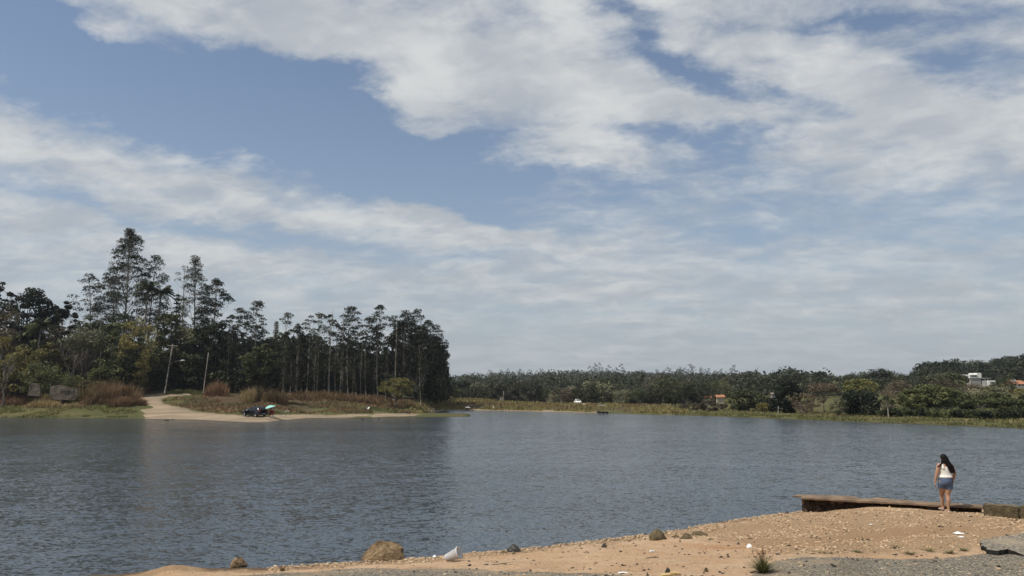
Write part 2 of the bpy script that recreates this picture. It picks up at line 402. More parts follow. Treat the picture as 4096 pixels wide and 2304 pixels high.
NU = u_of(NP[:, 0], NP[:, 1])


def seg_dist(x, y, poly):
    best = np.full(x.shape, 1e9)
    for (ax, ay), (bx, by) in zip(poly[:-1], poly[1:]):
        dx, dy = bx - ax, by - ay; t = np.clip(((x - ax) * dx + (y - ay) * dy) / (dx * dx + dy * dy), 0, 1)
        best = np.minimum(best, np.hypot(x - ax - t * dx, y - ay - t * dy))
    return best


def shore_s(x, y):
    """signed distance inland from the near shoreline (positive on the camera's side)"""
    d = seg_dist(x, y, NP); u = u_of(x, y); ys = np.interp(u, NU, NP[:, 1])
    return np.where((y < ys) | (y < 1.0), d, -d)


def H(x, y):
    x = np.atleast_1d(np.asarray(x, float)); y = np.atleast_1d(np.asarray(y, float))
    shp = x.shape; x = x.ravel(); y = y.ravel()
    u = np.clip(u_of(x, y), -1800, 6000)
    d0 = np.interp(u, FU, FD); jit = (fbm(x * .06, y * .06, 4, 5) - .5) * 3.0 + (fbm(x * .5, y * .5, 2, 8) - .5) * .9
    dd = y - d0 + jit * sstep(y, 60, 75) * np.where((u > 1640) & (u < 1790), .3, 1)
    col = np.clip(np.interp(np.clip(u, PU[0], PU[-1]), PU, np.arange(len(PU))), 0, len(PU) - 1)
    i0 = np.minimum(col.astype(int), len(PU) - 2); f = col - i0
    k = np.clip(np.searchsorted(DD, np.clip(dd, DD[0], DD[-1] - 1e-6), side='right') - 1, 0, len(DD) - 2)
    t = np.clip((dd - DD[k]) / (DD[k + 1] - DD[k]), 0, 1)
    zf = (PZ[i0, k] * (1 - t) + PZ[i0, k + 1] * t) * (1 - f) + (PZ[i0 + 1, k] * (1 - t) + PZ[i0 + 1, k + 1] * t) * f
    rough = sstep(dd, 4, 30)
    zf = zf + ((fbm(x * .12, y * .12, 4, 3) - .5) * .9 + (fbm(x * .9, y * .9, 2, 4) - .5) * .22) * rough * np.where(u > 2900, .4, 1) + (fbm(x * 1.3, y * 1.3, 3, 6) - .5) * .08 * sstep(dd, 0, 3)
    m = (y > 90) & (y < 220) & (u > 1450) & (u < 1950)
    if m.any():
        tx, ty = x[m], y[m]; dt = seg_dist(tx, ty, tip); wd = np.interp(u_of(tx, ty), [1600, 1700, 1790, 1862, 1890], [9, 9, 6, 2.2, .5])
        zf[m] = np.maximum(zf[m], np.where(dt < wd * 1.5, .42 * (1 - (dt / wd) ** 2) + (fbm(tx * .7, ty * .7, 3, 2) - .5) * .12, -1))
    s = shore_s(x, y)
    wr = sstep(u, 3240, 3480) * (y > 3)
    left = np.where(s > 0, .12 * s, .16 * s)
    right = np.where(s > 0, np.minimum(.28, s * 1.5) + .058 * np.maximum(s - 1, 0), .25 * s)
    zn = left * (1 - wr) + right * wr
    zn = np.minimum(zn, 2.05) + (fbm(x * .8, y * .8, 3, 9) - .5) * .10 * sstep(s, 0, 1.5) + (fbm(x * 3, y * 3, 3, 12) - .5) * .05 * sstep(s, -.2, .3)
    hum = lambda cx, cy, r, h: h * np.exp(-((x - cx) ** 2 + (y - cy) ** 2) / r ** 2)
    for uu, vv, r, h in ((690, 2282, .45, .12), (1900, 2222, .5, .04)):
        p = on_plane(uu, vv, .05); zn = zn + hum(p[0], p[1], r, h)
    zn = np.where(y > 45, -4, np.maximum(zn, -4))
    z = np.maximum(zf, zn)
    z = np.where(y < 1.0, np.maximum(zn, -4), z)
    return z.reshape(shp)


def ground(u, d):
    """point on the ground at depth d in photo column u (column taken at eye level)"""
    x = (u - 2048) / HK * d; return np.array([x, d, float(H(x, d)[0])])


def hit(u, v, dmin=5, dmax=900):
    """where the photo ray through (u, v) meets the ground or the lake"""
    r = pray(u, v); r = r / r[1]; ts = np.exp(np.linspace(math.log(dmin), math.log(dmax), 4000))
    z = EYE + r[2] * ts; h = np.maximum(H(r[0] * ts, ts), 0.0); k = np.nonzero(z <= h)[0]
    if not len(k): return np.array([r[0] * dmax, dmax, 0.0])
    i = k[0]; t = ts[i]
    if i:
        a = z[i - 1] - h[i - 1]; b = h[i] - z[i]; t = ts[i - 1] + (ts[i] - ts[i - 1]) * a / (a + b + 1e-9)
    return np.array([r[0] * t, t, max(float(H(r[0] * t, t)[0]), 0.0)])


def inpoly(px, py, poly):
    r = np.zeros(px.shape, bool); n = len(poly)
    for i in range(n):
        x0, y0 = poly[i]; x1, y1 = poly[(i + 1) % n]
        c = ((y0 > py) != (y1 > py)) & (px < (x1 - x0) * (py - y0) / (y1 - y0 + 1e-12) + x0); r ^= c
    return r
def spread(u, v, poly, wu, wv, seed):
    """soft-edged, ragged polygon mask"""
    acc = 0
    for i, (a, b) in enumerate(((0, 0), (.7, .5), (-.7, .5), (.5, -.7), (-.5, -.7), (1, 0), (-1, 0), (0, 1), (0, -1))):
        acc = acc + inpoly(u + a * wu + (fbm(u / wu * .3, v / wv * .3, 4, seed) - .5) * wu * 3, v + b * wv + (fbm(u / wu * .3 + 50, v / wv * .3, 4, seed) - .5) * wv * 3, poly)
    return acc / 9.0


def build_ground():
    rr = [0.6]
    def run(to, step):
        n = max(1, int(round((to - rr[-1]) / step))); a = rr[-1]
        for i in range(1, n + 1): rr.append(a + (to - a) * i / n)
    run(7.5, .4); run(27, .08); run(74, 4.0); run(215, .75); run(330, 2.2); run(760, 7.0); run(1600, 60); run(9000, 600)
    rr = np.array(rr)
    inview = np.radians(np.arange(-40, 40.01, 0.15)); side = np.radians(np.arange(45, 316, 6.0))
    th = np.concatenate([inview, side]); nt = len(th); nr = len(rr)
    # rings are of equal depth inside the picture, of equal radius outside it
    A, B = np.meshgrid(th, rr)
    k = np.where(np.abs(((A + np.pi) % (2 * np.pi)) - np.pi) < R(41), 1 / np.maximum(np.cos(A), .3), 1 / math.cos(R(40)))
    Xg = np.sin(A) * B * k; Yg = np.cos(A) * B * k
    Zg = H(Xg, Yg)
    V = np.stack([Xg, Yg, Zg], -1).reshape(-1, 3)
    i, j = np.meshgrid(np.arange(nr - 1), np.arange(nt), indexing='ij'); j2 = (j + 1) % nt
    F = np.stack([i * nt + j, i * nt + j2, (i + 1) * nt + j2, (i + 1) * nt + j], -1).reshape(-1, 4)[:, ::-1]
    g = Geo(); g.add(V, F)
    c0 = len(V); g.add([[0, 0, float(H(0, 0.01)[0])]], np.zeros((0, 3), int))
    g.f.append((np.array([[c0, (q + 1) % nt, q] for q in range(nt)]), 0))
    x, y, z = V[:, 0], V[:, 1], V[:, 2]
    front = y > 3
    u, v = v_of(x, np.maximum(y, 1.0), z)
    s = shore_s(x, y); nearz = (y < 45)
    a = np.zeros((len(V), 4)); b = np.zeros((len(V), 4)); a[:, 3] = b[:, 3] = 1
    # --- near: R worn asphalt, G red earth, B pebbly
    nm = nearz & front
    un, vn = u[nm], v[nm]
    asph = np.maximum(spread(un, vn, [(640, 2420), (900, 2308), (1380, 2276), (1800, 2276), (2130, 2287), (2500, 2300), (2900, 2330), (3020, 2700), (300, 2700)], 34, 5, 21),
                      spread(un, vn, [(2960, 2330), (3110, 2238), (3230, 2228), (3420, 2232), (3600, 2240), (3960, 2216), (4300, 2190), (6000, 2250), (6000, 3000), (2950, 2900)], 26, 5, 22))
    red = np.maximum(spread(un, vn, [(2600, 2170), (2900, 2185), (3250, 2155), (3700, 2108), (4096, 2100), (4200, 2106), (3800, 2130), (3500, 2170), (3100, 2190), (2800, 2200)], 90, 8, 31),
                     .7 * spread(un, vn, [(3290, 2095), (3420, 2088), (3420, 2098), (3300, 2104)], 60, 6, 33))
    red = np.maximum(red, .8 * spread(un, vn, [(3300, 2110), (3700, 2105), (3900, 2120), (3500, 2150), (3250, 2140)], 90, 10, 35))
    peb = np.maximum(sstep(1.3 - s[nm] + (fbm(x[nm] * 1.5, y[nm] * 1.5, 3, 4) - .5) * 1.2, 0, .7), spread(un, vn, [(2700, 2130), (3100, 2050), (3560, 2036), (4200, 2060), (4300, 2160), (3960, 2190), (3700, 2205), (3300, 2215), (3100, 2205), (2850, 2160)], 70, 10, 41))
    a[nm, 0] = asph; a[nm, 1] = red; a[nm, 2] = peb
    # --- far: R grass green, G brown heath, B sand / road
    fm = ~nearz & front
    uf, vf, zf = u[fm], v[fm], z[fm]
    road = [spread(uf, vf, p, 16, 4, 50 + q) for q, p in enumerate([
        [(545, 1590), (560, 1580), (640, 1574), (790, 1570), (790, 1577), (690, 1584), (650, 1594), (640, 1604), (690, 1623), (800, 1648), (900, 1657), (1000, 1661), (1300, 1659), (1480, 1656), (1480, 1668), (1250, 1674), (1090, 1700), (800, 1710), (690, 1700), (590, 1672), (560, 1640), (620, 1635), (560, 1606)],
        [(905, 1549), (970, 1549), (990, 1556), (930, 1560)], [(950, 1563), (1000, 1567), (990, 1570), (955, 1568)],
        [(1480, 1654), (1620, 1652), (1720, 1656), (1600, 1664), (1480, 1672)],
        [(1640, 1629), (1800, 1632), (1960, 1638), (2160, 1636), (2290, 1646), (2250, 1660), (1700, 1650)], [(2290, 1640), (2420, 1648), (2420, 1660), (2260, 1660)],
        [(2630, 1655), (2680, 1650), (2700, 1660)]])]
    sand = np.max(road, 0)
    brown = np.max([spread(uf, vf, p, 28, 6, 70 + q) for q, p in enumerate([
        [(700, 1608), (790, 1595), (880, 1580), (1000, 1560), (1560, 1590), (1560, 1606), (1300, 1600), (1400, 1625), (1200, 1640), (1000, 1632), (850, 1632)],
        [(1150, 1556), (1550, 1575), (1640, 1600), (1600, 1612), (1400, 1592), (1150, 1588)],
        [(-300, 1520), (100, 1530), (120, 1590), (-300, 1605)], [(330, 1570), (600, 1540), (640, 1575), (500, 1600), (320, 1600)],
        [(1800, 1600), (2300, 1612), (2700, 1640), (2300, 1640), (1800, 1625)]])], 0)
    brown = np.clip(brown * .9 + (fbm(x[fm] * .08, y[fm] * .3, 4, 77) - .5) * .5, 0, 1) * (brown > 0) + sstep(z[fm], 5.0, 7.0) * .3
    b[fm, 0] = 1 - sand; b[fm, 1] = np.clip(brown, 0, 1); b[fm, 2] = sand
    me = g.mesh('ground', None)
    me.materials.clear(); me.materials.append(ground_mat())
    for nme, arr in (('near_zone', a), ('far_zone', b)):
        at = me.color_attributes.new(nme, 'FLOAT_COLOR', 'POINT'); full = np.zeros((len(me.vertices), 4), np.float32); full[:len(arr)] = arr
        at.data.foreach_set('color', full.ravel())
    o = link('ground', me); o['kind'] = 'structure'
    return o


def ground_mat():
    m, T, b, o = new_mat('shore ground')
    g = T.new('ShaderNodeNewGeometry').outputs['Position']
    at = T.new('ShaderNodeVertexColor', layer_name='near_zone'); sa = T.new('ShaderNodeSeparateColor'); T.l.new(at.outputs[0], sa.inputs[0])
    bt = T.new('ShaderNodeVertexColor', layer_name='far_zone'); sb = T.new('ShaderNodeSeparateColor'); T.l.new(bt.outputs[0], sb.inputs[0])
    asph, red, peb = sa.outputs; grass, brown, sand = sb.outputs
    sp = T.new('ShaderNodeSeparateXYZ'); T.put(sp.inputs[0], g)
    n_s = T.noise(g, 0.9, 5, .6); n_m = T.noise(g, 5.0, 5, .65); n_f = T.noise(g, 22, 5, .7); n_ff = T.noise(g, 60, 4, .7)
    base = T.mix(T.ramp(n_s, .35, .65), (0.56, 0.395, 0.25), (0.50, 0.325, 0.19))
    base = T.mix(T.m('MULTIPLY', T.ramp(n_m, .5, .72), .35), base, (0.36, 0.235, 0.135))
    base = T.mix(T.m('MULTIPLY', T.ramp(n_f, .57, .66), .55), base, (0.20, 0.135, 0.085))
    base = T.mix(T.m('MULTIPLY', T.ramp(T.noise(T.rot(g, 0, (.6, 1, 1), (9, 2, 0)), 14, 4, .7), .60, .68), .6), base, (0.52, 0.40, 0.27))
    base = T.mix(T.m('MULTIPLY', T.ramp(T.noise(T.rot(g, R(8), (.25, 1, 1)), 2.2, 4, .65), .52, .66), .40), base, (0.30, 0.215, 0.14))
    redc = T.mix(T.ramp(n_m, .35, .65), (0.42, 0.205, 0.092), (0.36, 0.19, 0.09))
    base = T.mix(T.m('MULTIPLY', red, .85), base, redc)
    # pebbles: cells of mixed colour
    vo = T.new('ShaderNodeTexVoronoi'); T.put(vo.inputs['Vector'], g); vo.inputs['Scale'].default_value = 16
    sv = T.new('ShaderNodeSeparateColor'); T.l.new(vo.outputs['Color'], sv.inputs[0])
    pc = T.mix(sv.outputs[0], (0.40, 0.275, 0.165), (0.62, 0.48, 0.33)); pc = T.mix(T.ramp(sv.outputs[1], .72, .8), pc, (0.17, 0.12, 0.075))
    pc = T.mix(T.ramp(vo.outputs['Distance'], .035, .075), pc, (0.33, 0.22, 0.125))
    pf = T.m('MULTIPLY', T.ramp(T.m('ADD', peb, T.m('MULTIPLY', T.m('SUBTRACT', n_m, .5), .9)), .35, .75), .8)
    base = T.mix(pf, base, pc)
    # worn asphalt: grey aggregate with sandy patches
    n_a = T.noise(T.rot(g, 0, (1, .6, 1)), 26, 5, .75)
    ac = T.mix(T.ramp(n_a, .42, .58), (0.30, 0.262, 0.198), (0.095, 0.087, 0.075))
    ac = T.mix(T.ramp(T.noise(T.rot(g, 0, (1, .6, 1), (3, 5, 0)), 21, 3, .6), .56, .64), ac, (0.48, 0.41, 0.30))
    ac = T.mix(T.m('MULTIPLY', T.ramp(T.noise(T.rot(g, 0, (.5, 1, 1)), .8, 4, .6), .48, .62), .75), ac, (0.34, 0.27, 0.185))
    af = T.ramp(T.m('ADD', asph, T.m('MULTIPLY', T.m('SUBTRACT', n_m, .5), .6)), .40, .60)
    near = T.mix(af, base, ac)
    # far bank
    l_s = T.noise(T.rot(g, 0, (.25, .9, .9)), .35, 5, .6); l_m = T.noise(g, 1.6, 5, .7); l_f = T.noise(T.rot(g, 0, (.5, 1, 1)), 5, 4, .7)
    gc = T.mix(T.ramp(l_s, .35, .65), (0.072, 0.082, 0.026), (0.135, 0.118, 0.046)); gc = T.mix(T.ramp(l_m, .5, .7), gc, (0.150, 0.125, 0.058)); gc = T.mix(T.m('MULTIPLY', T.ramp(l_f, .55, .68), .7), gc, (0.042, 0.042, 0.018))
    bc = T.mix(T.ramp(l_m, .35, .6), (0.155, 0.105, 0.058), (0.080, 0.055, 0.030)); bc = T.mix(T.ramp(l_f, .52, .62), bc, (0.030, 0.022, 0.014)); bc = T.mix(T.m('MULTIPLY', T.ramp(l_s, .55, .68), .6), bc, (0.09, 0.085, 0.032))
    far = T.mix(T.ramp(T.m('ADD', brown, T.m('MULTIPLY', T.m('SUBTRACT', l_m, .5), .5)), .35, .6), gc, bc)
    sc = T.mix(T.ramp(l_s, .38, .62), (0.32, 0.245, 0.165), (0.225, 0.18, 0.125)); sc = T.mix(T.m('MULTIPLY', T.ramp(T.noise(T.rot(g, R(-14), (.10, 1.2, 1)), .9, 4, .6), .50, .60), .7), sc, (0.17, 0.125, 0.085)); sc = T.mix(T.m('MULTIPLY', T.ramp(l_m, .5, .62), .45), sc, (0.22, 0.175, 0.12))
    far = T.mix(T.ramp(T.m('ADD', sand, T.m('MULTIPLY', T.m('SUBTRACT', l_m, .5), .35)), .40, .6), far, sc)
    isfar = T.m('GREATER_THAN', sp.outputs[1], 45.0)
    c = T.mix(isfar, near, far)
    wet = T.ramp(T.m('ADD', sp.outputs[2], T.m('MULTIPLY', T.m('SUBTRACT', n_m, .5), .05)), .085, .015)
    wetf = T.mix(1.0, c, (0.38, 0.36, 0.34), 'MULTIPLY')
    c = T.mix(wet, c, wetf)
    T.put(b.inputs['Base Color'], c)
    T.put(b.inputs['Roughness'], T.m('MULTIPLY_ADD', wet, -0.35, 0.92)); b.inputs['Specular IOR Level'].default_value = 0.2
    bp = T.new('ShaderNodeBump'); bp.inputs['Distance'].default_value = 1.0
    hn = T.m('ADD', T.m('MULTIPLY', n_f, .06), T.m('MULTIPLY', n_m, .10))
    hn = T.m('ADD', hn, T.m('MULTIPLY', T.m('MULTIPLY', T.m('SUBTRACT', .12, T.m('MINIMUM', vo.outputs['Distance'], .12)), pf), .25))
    hf = T.m('ADD', T.m('MULTIPLY', l_m, .5), T.m('MULTIPLY', l_f, .22))
    T.put(bp.inputs['Height'], T.m('ADD', T.m('MULTIPLY', hn, T.m('SUBTRACT', 1.0, isfar)), T.m('MULTIPLY', T.m('MULTIPLY', hf, isfar), T.m('MULTIPLY_ADD', sand, -.85, 1.0))))
    T.l.new(bp.outputs[0], b.inputs['Normal'])
    return m


build_ground()


# ------------------------------------------------------------------ lake
def water_mat():
    m, T, b, o = new_mat('lake water')
    g = T.new('ShaderNodeNewGeometry').outputs['Position']
    b.inputs['Base Color'].default_value = (0.044, 0.057, 0.069, 1)
    b.inputs['Roughness'].default_value = 0.12; b.inputs['IOR'].default_value = 1.333; b.inputs['Specular IOR Level'].default_value = 0.5
    gust = T.ramp(T.noise(T.rot(g, R(6), (.35, 1, 1)), 0.055, 3, .5, .4), .34, .66)
    def slope(scale, ang, st, amp, det=2):
        n = T.new('ShaderNodeTexNoise'); T.put(n.inputs['Vector'], T.rot(g, R(ang), (st, 1, 1))); n.inputs['Scale'].default_value = scale; n.inputs['Detail'].default_value = det; n.inputs['Roughness'].default_value = .55; n.inputs['Distortion'].default_value = .5
        v = T.new('ShaderNodeVectorMath', operation='SUBTRACT'); T.put(v.inputs[0], n.outputs['Color']); v.inputs[1].default_value = (.5, .5, .5)
        return T.vmul(v.outputs[0], (amp * .95, amp, 0))
    def vadd(p, q):
        v = T.new('ShaderNodeVectorMath', operation='ADD'); T.put(v.inputs[0], p); T.put(v.inputs[1], q); return v.outputs[0]
    sl = vadd(vadd(slope(0.7, -14, .4, .14), slope(3.6, -10, .5, .40)), slope(12, 8, .6, .85))
    k = T.new('ShaderNodeVectorMath', operation='SCALE'); T.put(k.inputs[0], sl); T.put(k.inputs[3], T.m('MULTIPLY_ADD', gust, .55, .62))
    nv = T.new('ShaderNodeVectorMath', operation='NORMALIZE'); T.put(nv.inputs[0], vadd(k.outputs[0], (0, 0, 1)))
    T.l.new(nv.outputs[0], b.inputs['Normal'])
    return m
g = Geo(); g.add([[-1400, -3, 0], [1400, -3, 0], [1400, 420, 0], [-1400, 420, 0]], [[0, 1, 2, 3]])
lake = g.obj('lake_water', water_mat()); lake['kind'] = 'structure'


# ------------------------------------------------------------------ vegetation builders
def rnd_dirs(n, r):
    d = r.normal(size=(n, 3)); return d / np.linalg.norm(d, axis=1)[:, None]


def leaves(g, cen, size, r, mi=0, flat=0.0, asp=0.6, out=None, outw=0.0):
    """leaf-sized pointed quads at the centres; flat pushes their planes towards horizontal, outw towards facing out"""
    n = len(cen)
    if n == 0: return
    nrm = rnd_dirs(n, r); nrm[:, 2] = nrm[:, 2] * (1 + flat * 2)
    if out is not None: nrm = nrm + out * outw
    nrm /= np.linalg.norm(nrm, axis=1)[:, None] + 1e-9
    a = np.cross(nrm, rnd_dirs(n, r)); a /= np.linalg.norm(a, axis=1)[:, None] + 1e-9; b = np.cross(nrm, a)
    sz = (size * (0.6 + 0.8 * r.random(n)))[:, None]
    V = np.stack([cen - a * sz, cen + b * sz * asp, cen + a * sz, cen - b * sz * asp], 1).reshape(-1, 3)
    g.add(V, np.arange(4 * n).reshape(-1, 4), mi)


def bend(p0, p1, r, k=5, sag=0.12):
    p0, p1 = np.array(p0, float), np.array(p1, float); t = np.linspace(0, 1, k)[:, None]
    m = r.normal(size=3) * np.linalg.norm(p1 - p0) * sag
    return p0 * (1 - t) + p1 * t + np.sin(t * np.pi) * m


def euc(seed, Ht, halfw, cb=0.45, pads=22, shape='umbrella', leaf=0.30, per=70, lean=0.0, padr=0.085, trunk_r=None, low=0):
    """a tall gum tree: bare pale trunk, rising limbs, leaf pads like small umbrellas; returns trunk Geo, crown Geo"""
    r = np.random.default_rng(seed); tr, cr = Geo(), Geo()
    top = np.array([lean * Ht, r.normal() * .02 * Ht, Ht * .95]); tp = bend((0, 0, -.4), top, r, 9, .018)
    r0 = trunk_r or max(.09, .0085 * Ht)
    tr.tube(tp, np.linspace(r0, r0 * .22, 9), 7)
    at = lambda t: np.array([np.interp(t, np.linspace(0, 1, 9), tp[:, q]) for q in range(3)])
    for i in range(pads):
        t = cb + (1 - cb) * (i + .5 * r.random()) / (pads - .5) if shape != 'umbrella' else cb + (1 - cb) * (1 - (1 - (i + r.random()) / pads) ** 1.5)
        t = min(t, 1.0); q = (t - cb) / (1 - cb)
        if shape == 'pyramid': wd = halfw * (1 - q) ** .85 * (0.55 + .45 * min(1, q * 5)) + .05 * halfw
        elif shape == 'umbrella': wd = halfw * (0.45 + .55 * q if q < .8 else 1.0 - (q - .8) * 2.2)
        elif shape == 'dome': wd = halfw * math.sqrt(max(.03, 1 - q ** 2.2)) * (.75 + .25 * min(1, q * 4))
        else: wd = halfw * math.sqrt(max(.05, 1 - (2 * q - 1) ** 2))
        an = r.random() * 6.283 + i * 2.399; rad = wd * (0.30 + .70 * math.sqrt(r.random())) if q < .93 else wd * r.random() * .6
        c = at(t) + np.array([math.cos(an) * rad, math.sin(an) * rad, 0]); c[2] = t * Ht - rad * .06
        pr = padr * Ht * (.6 + .65 * r.random()) * (1 - .25 * q)
        st = at(max(.15, t - (.05 + .12 * rad / max(halfw, .1)) - .03)); bp = bend(st, c - [0, 0, pr * .25], r, 4, .07)
        br = r0 * .30 * (1 - .5 * t); tr.tube(bp, np.linspace(br, br * .35, 4), 4, cap=False)
        n = int(1.75 * per * (pr / (padr * Ht)) ** 2) + 20
        d = rnd_dirs(n, r); d[:, 2] = np.abs(d[:, 2]) - .10; rr_ = (.72 + .30 * r.random(n))[:, None]
        lump = 1 + .25 * np.sin(d[:, :1] * 5 + i) * np.cos(d[:, 1:2] * 5)
        leaves(cr, c + d * rr_ * lump * [pr, pr, pr * .66], leaf * .62, r, flat=.3, out=d, outw=.4)
        m = n // 5                                        # leaves hanging below the pad
        cc = c + r.normal(size=(m, 3)) * [pr * .5, pr * .5, pr * .28] - [0, 0, pr * .25]; leaves(cr, cc, leaf * .5, r)
    for i in range(low):                                  # wispy low growth on the trunk
        t = .12 + (cb - .12) * r.random(); an = r.random() * 6.283; rad = halfw * .5 * r.random(); c = at(t) + [math.cos(an) * rad, math.sin(an) * rad, 0]
        leaves(cr, c + r.normal(size=(44, 3)) * padr * Ht * .42, leaf * .55, r)
    return tr, cr


def broad(seed, Ht, halfw, clumps=26, per=85, leaf=0.28, base=0.25, squash=0.62, umb=False, limbs=True, depth=1.0, clump_r=.34, trunk_r=None):
    """a rounded tree or shrub: leaning limbs that carry separate leaf clumps"""
    r = np.random.default_rng(seed); tr, cr = Geo(), Geo()
    r0 = trunk_r or max(.05, .022 * Ht); fork = np.array([r.normal() * .04 * Ht, 0, base * Ht * .8])
    tr.tube(bend((0, 0, -.3), fork, r, 4, .05), np.linspace(r0, r0 * .7, 4), 6)
    zc, hz = Ht * (1 + base) / 2, Ht * (1 - base) / 2
    for i in range(clumps):
        d = rnd_dirs(1, r)[0]
        if umb: d[2] = abs(d[2]) * .7 + .25; d /= np.linalg.norm(d)
        q = .55 + .45 * r.random() ** .5
        c = np.array([d[0] * halfw * q, d[1] * halfw * q * depth, zc + d[2] * hz * q])
        k = clump_r * min(halfw, hz * 1.4) * (.65 + .7 * r.random()); c[2] = min(c[2], Ht - k * squash * .8)
        if limbs and i % 2 == 0: tr.tube(bend(fork, c, r, 4, .09), np.linspace(r0 * .45, r0 * .10, 4), 4, cap=False)
        n = int(per * (.6 + .8 * r.random())); dd = rnd_dirs(n, r); dd[:, 2] += .25
        rr_ = (.62 + .40 * r.random(n))[:, None]
        leaves(cr, c + dd * rr_ * [k, k, k * squash], leaf, r, flat=.25, out=dd, outw=.6)
    return tr, cr


def conifer(seed, Ht, halfw, tiers=16, per=60, leaf=.25, droop=.35):
    r = np.random.default_rng(seed); tr, cr = Geo(), Geo(); tr.tube([(0, 0, -.3), (0, 0, Ht * .97)], [.018 * Ht, .02], 6)
    for i in range(tiers):
        t = .08 + .92 * i / tiers; wd = halfw * (1 - t) ** .8 + .02 * Ht
        for k in range(7):
            an = k * .8976 + i * 1.1 + r.random() * .5; L = wd * (.75 + .4 * r.random()); s = r.random(per // 4)[:, None] ** .7
            tip_ = np.array([math.cos(an) * L, math.sin(an) * L, -droop * L]); c = np.array([0, 0, t * Ht]) + s * tip_ + r.normal(size=(len(s), 3)) * [.10 * wd, .10 * wd, .05 * wd]
            leaves(cr, c, leaf, r, flat=.5)
    return tr, cr


def palm(seed, Ht, frond=3.0, nf=18, leaf_w=.10, tr_r=.16, upright=.5, straight=True):
    r = np.random.default_rng(seed); tr, cr = Geo(), Geo()
    tr.tube(bend((0, 0, -.4), (r.normal() * .02 * Ht, 0, Ht), r, 6, .012 if straight else .05), np.linspace(tr_r, tr_r * .7, 6), 8)
    top = np.array(tr.v[0][-1]) * [0, 0, 1]; top = np.array([tr.v[0][-8:, 0].mean(), tr.v[0][-8:, 1].mean(), Ht])
    for i in range(nf):
        an = i * 2.399 + r.random() * .3; up = upright * (1.3 - 1.6 * i / nf) + .15 * r.normal(); L = frond * (.8 + .35 * r.random()); k = 9
        t = np.linspace(0, 1, k); hx = L * (t * math.cos(up) - .12 * t ** 2); hz = L * (t * math.sin(up) + .12 * t - .55 * t ** 2.2)
        P = np.stack([top[0] + hx * math.cos(an), top[1] + hx * math.sin(an), top[2] + hz], 1); cr.tube(P, np.linspace(.03, .008, k), 3, cap=False)
        side = np.array([-math.sin(an), math.cos(an), 0.0])
        for j in np.linspace(.08, 1.0, 22):
            p = np.array([np.interp(j, t, P[:, q]) for q in range(3)]); ll = frond * .24 * (math.sin(.35 + j * 2.5) * .9 + .12)
            fw = np.array([math.cos(an), math.sin(an), 0]) * ll * .45
            for sgn in (-1, 1):
                e = p + side * sgn * ll * .8 + fw - [0, 0, ll * (.45 + .25 * r.random())]; m = (p + e) / 2 + [0, 0, ll * .12]; wv = np.array([math.cos(an), math.sin(an), 0]) * leaf_w * .5
                cr.add([p - wv, m - wv, e, m + wv, p + wv], [[0, 1, 3, 4]]); cr.f.append((np.array([[cr.n - 4, cr.n - 3, cr.n - 2]]), 0))
    return tr, cr


def bare(seed, Ht, halfw, levels=4, fine=3, spread_=.6):
    """leafless branching"""
    r = np.random.default_rng(seed); tr = Geo()
    def grow(p, d, L, rad, lv):
        e = p + d * L; tr.tube(bend(p, e, r, 4, .07), np.linspace(rad, rad * .62, 4), 5 if lv > 2 else 3, cap=False)
        if lv == 0: return
        for _ in range(fine if lv > 1 else fine + 1):
            nd = d + r.normal(size=3) * spread_ * [halfw / Ht * 1.6, halfw / Ht * 1.6, .55]; nd[2] = nd[2] * .8 + .18; nd /= np.linalg.norm(nd); grow(p + d * L * (.55 + .45 * r.random()), nd, L * (.55 + .25 * r.random()), rad * .55, lv - 1)
    grow(np.array([0, 0, -.3]), np.array([.03, 0, 1.]), Ht * .36, .016 * Ht + .03, levels); return tr


def blades(g, cen, hgt, r, wid=.03, lean=.45, mi=0):
    """upright grass blades as bent tapering strips"""
    n = len(cen); an = r.random(n) * 6.283; h = (hgt * (.5 + r.random(n)))[:, None]; le = (lean * np.abs(r.normal(size=n)))[:, None] * h
    d = np.stack([np.cos(an), np.sin(an), np.zeros(n)], 1); s = np.stack([-np.sin(an), np.cos(an), np.zeros(n)], 1) * wid; up = np.array([0, 0, 1.])
    V = np.stack([cen - s, cen + s, cen + d * le * .35 + up * h * .6 + s * .7, cen + d * le * .35 + up * h * .6 - s * .7, cen + d * le + up * h * .95], 1).reshape(-1, 3)
    i = np.arange(n)[:, None] * 5
    g.add(V, i + np.array([[0, 1, 2, 3]]), mi); g.f.append((i + np.array([[3, 2, 4]]) + g.n - len(V), mi))


def plant(name, label, cat, u, d, top, kind, wpx, mats, group=None, seed=None, names=('trunk', 'crown'), sink=0.0, **kw):
    """a tree whose tip stands at photo column u, photo row top, depth d; wpx is its half width in photo pixels"""
    seed = seed if seed is not None else abs(hash_(label)) % 100000
    if u < 560 and d < 146: d = 138 + (d - 126) * .6           # the bank carries its bushes behind the concrete walls
    if 560 <= u < 900 and d < 153: d = 152 + (d - 126) * .4     # and behind the road bend
    r = pray(u, top); r = r / r[1] * d; x, ztop = r[0], EYE + r[2]; zb = float(H(x, d)[0]) - sink; Ht = ztop - zb; hw = wpx / FPX * d
    root = thing(name, label, cat, (x, d, zb), 0, group)
    tr, cr = kind(seed, Ht, hw, **kw)
    if len(tr.f): tr.obj(names[0], mats[0], root, True)
    cr.obj(names[1], mats[1], root)
    return root
def hash_(s):
    h = 0
    for ch in s: h = (h * 131 + ord(ch)) & 0x7fffffff
    return h


K = M
GE = 'tall eucalyptus trees of the left bank'
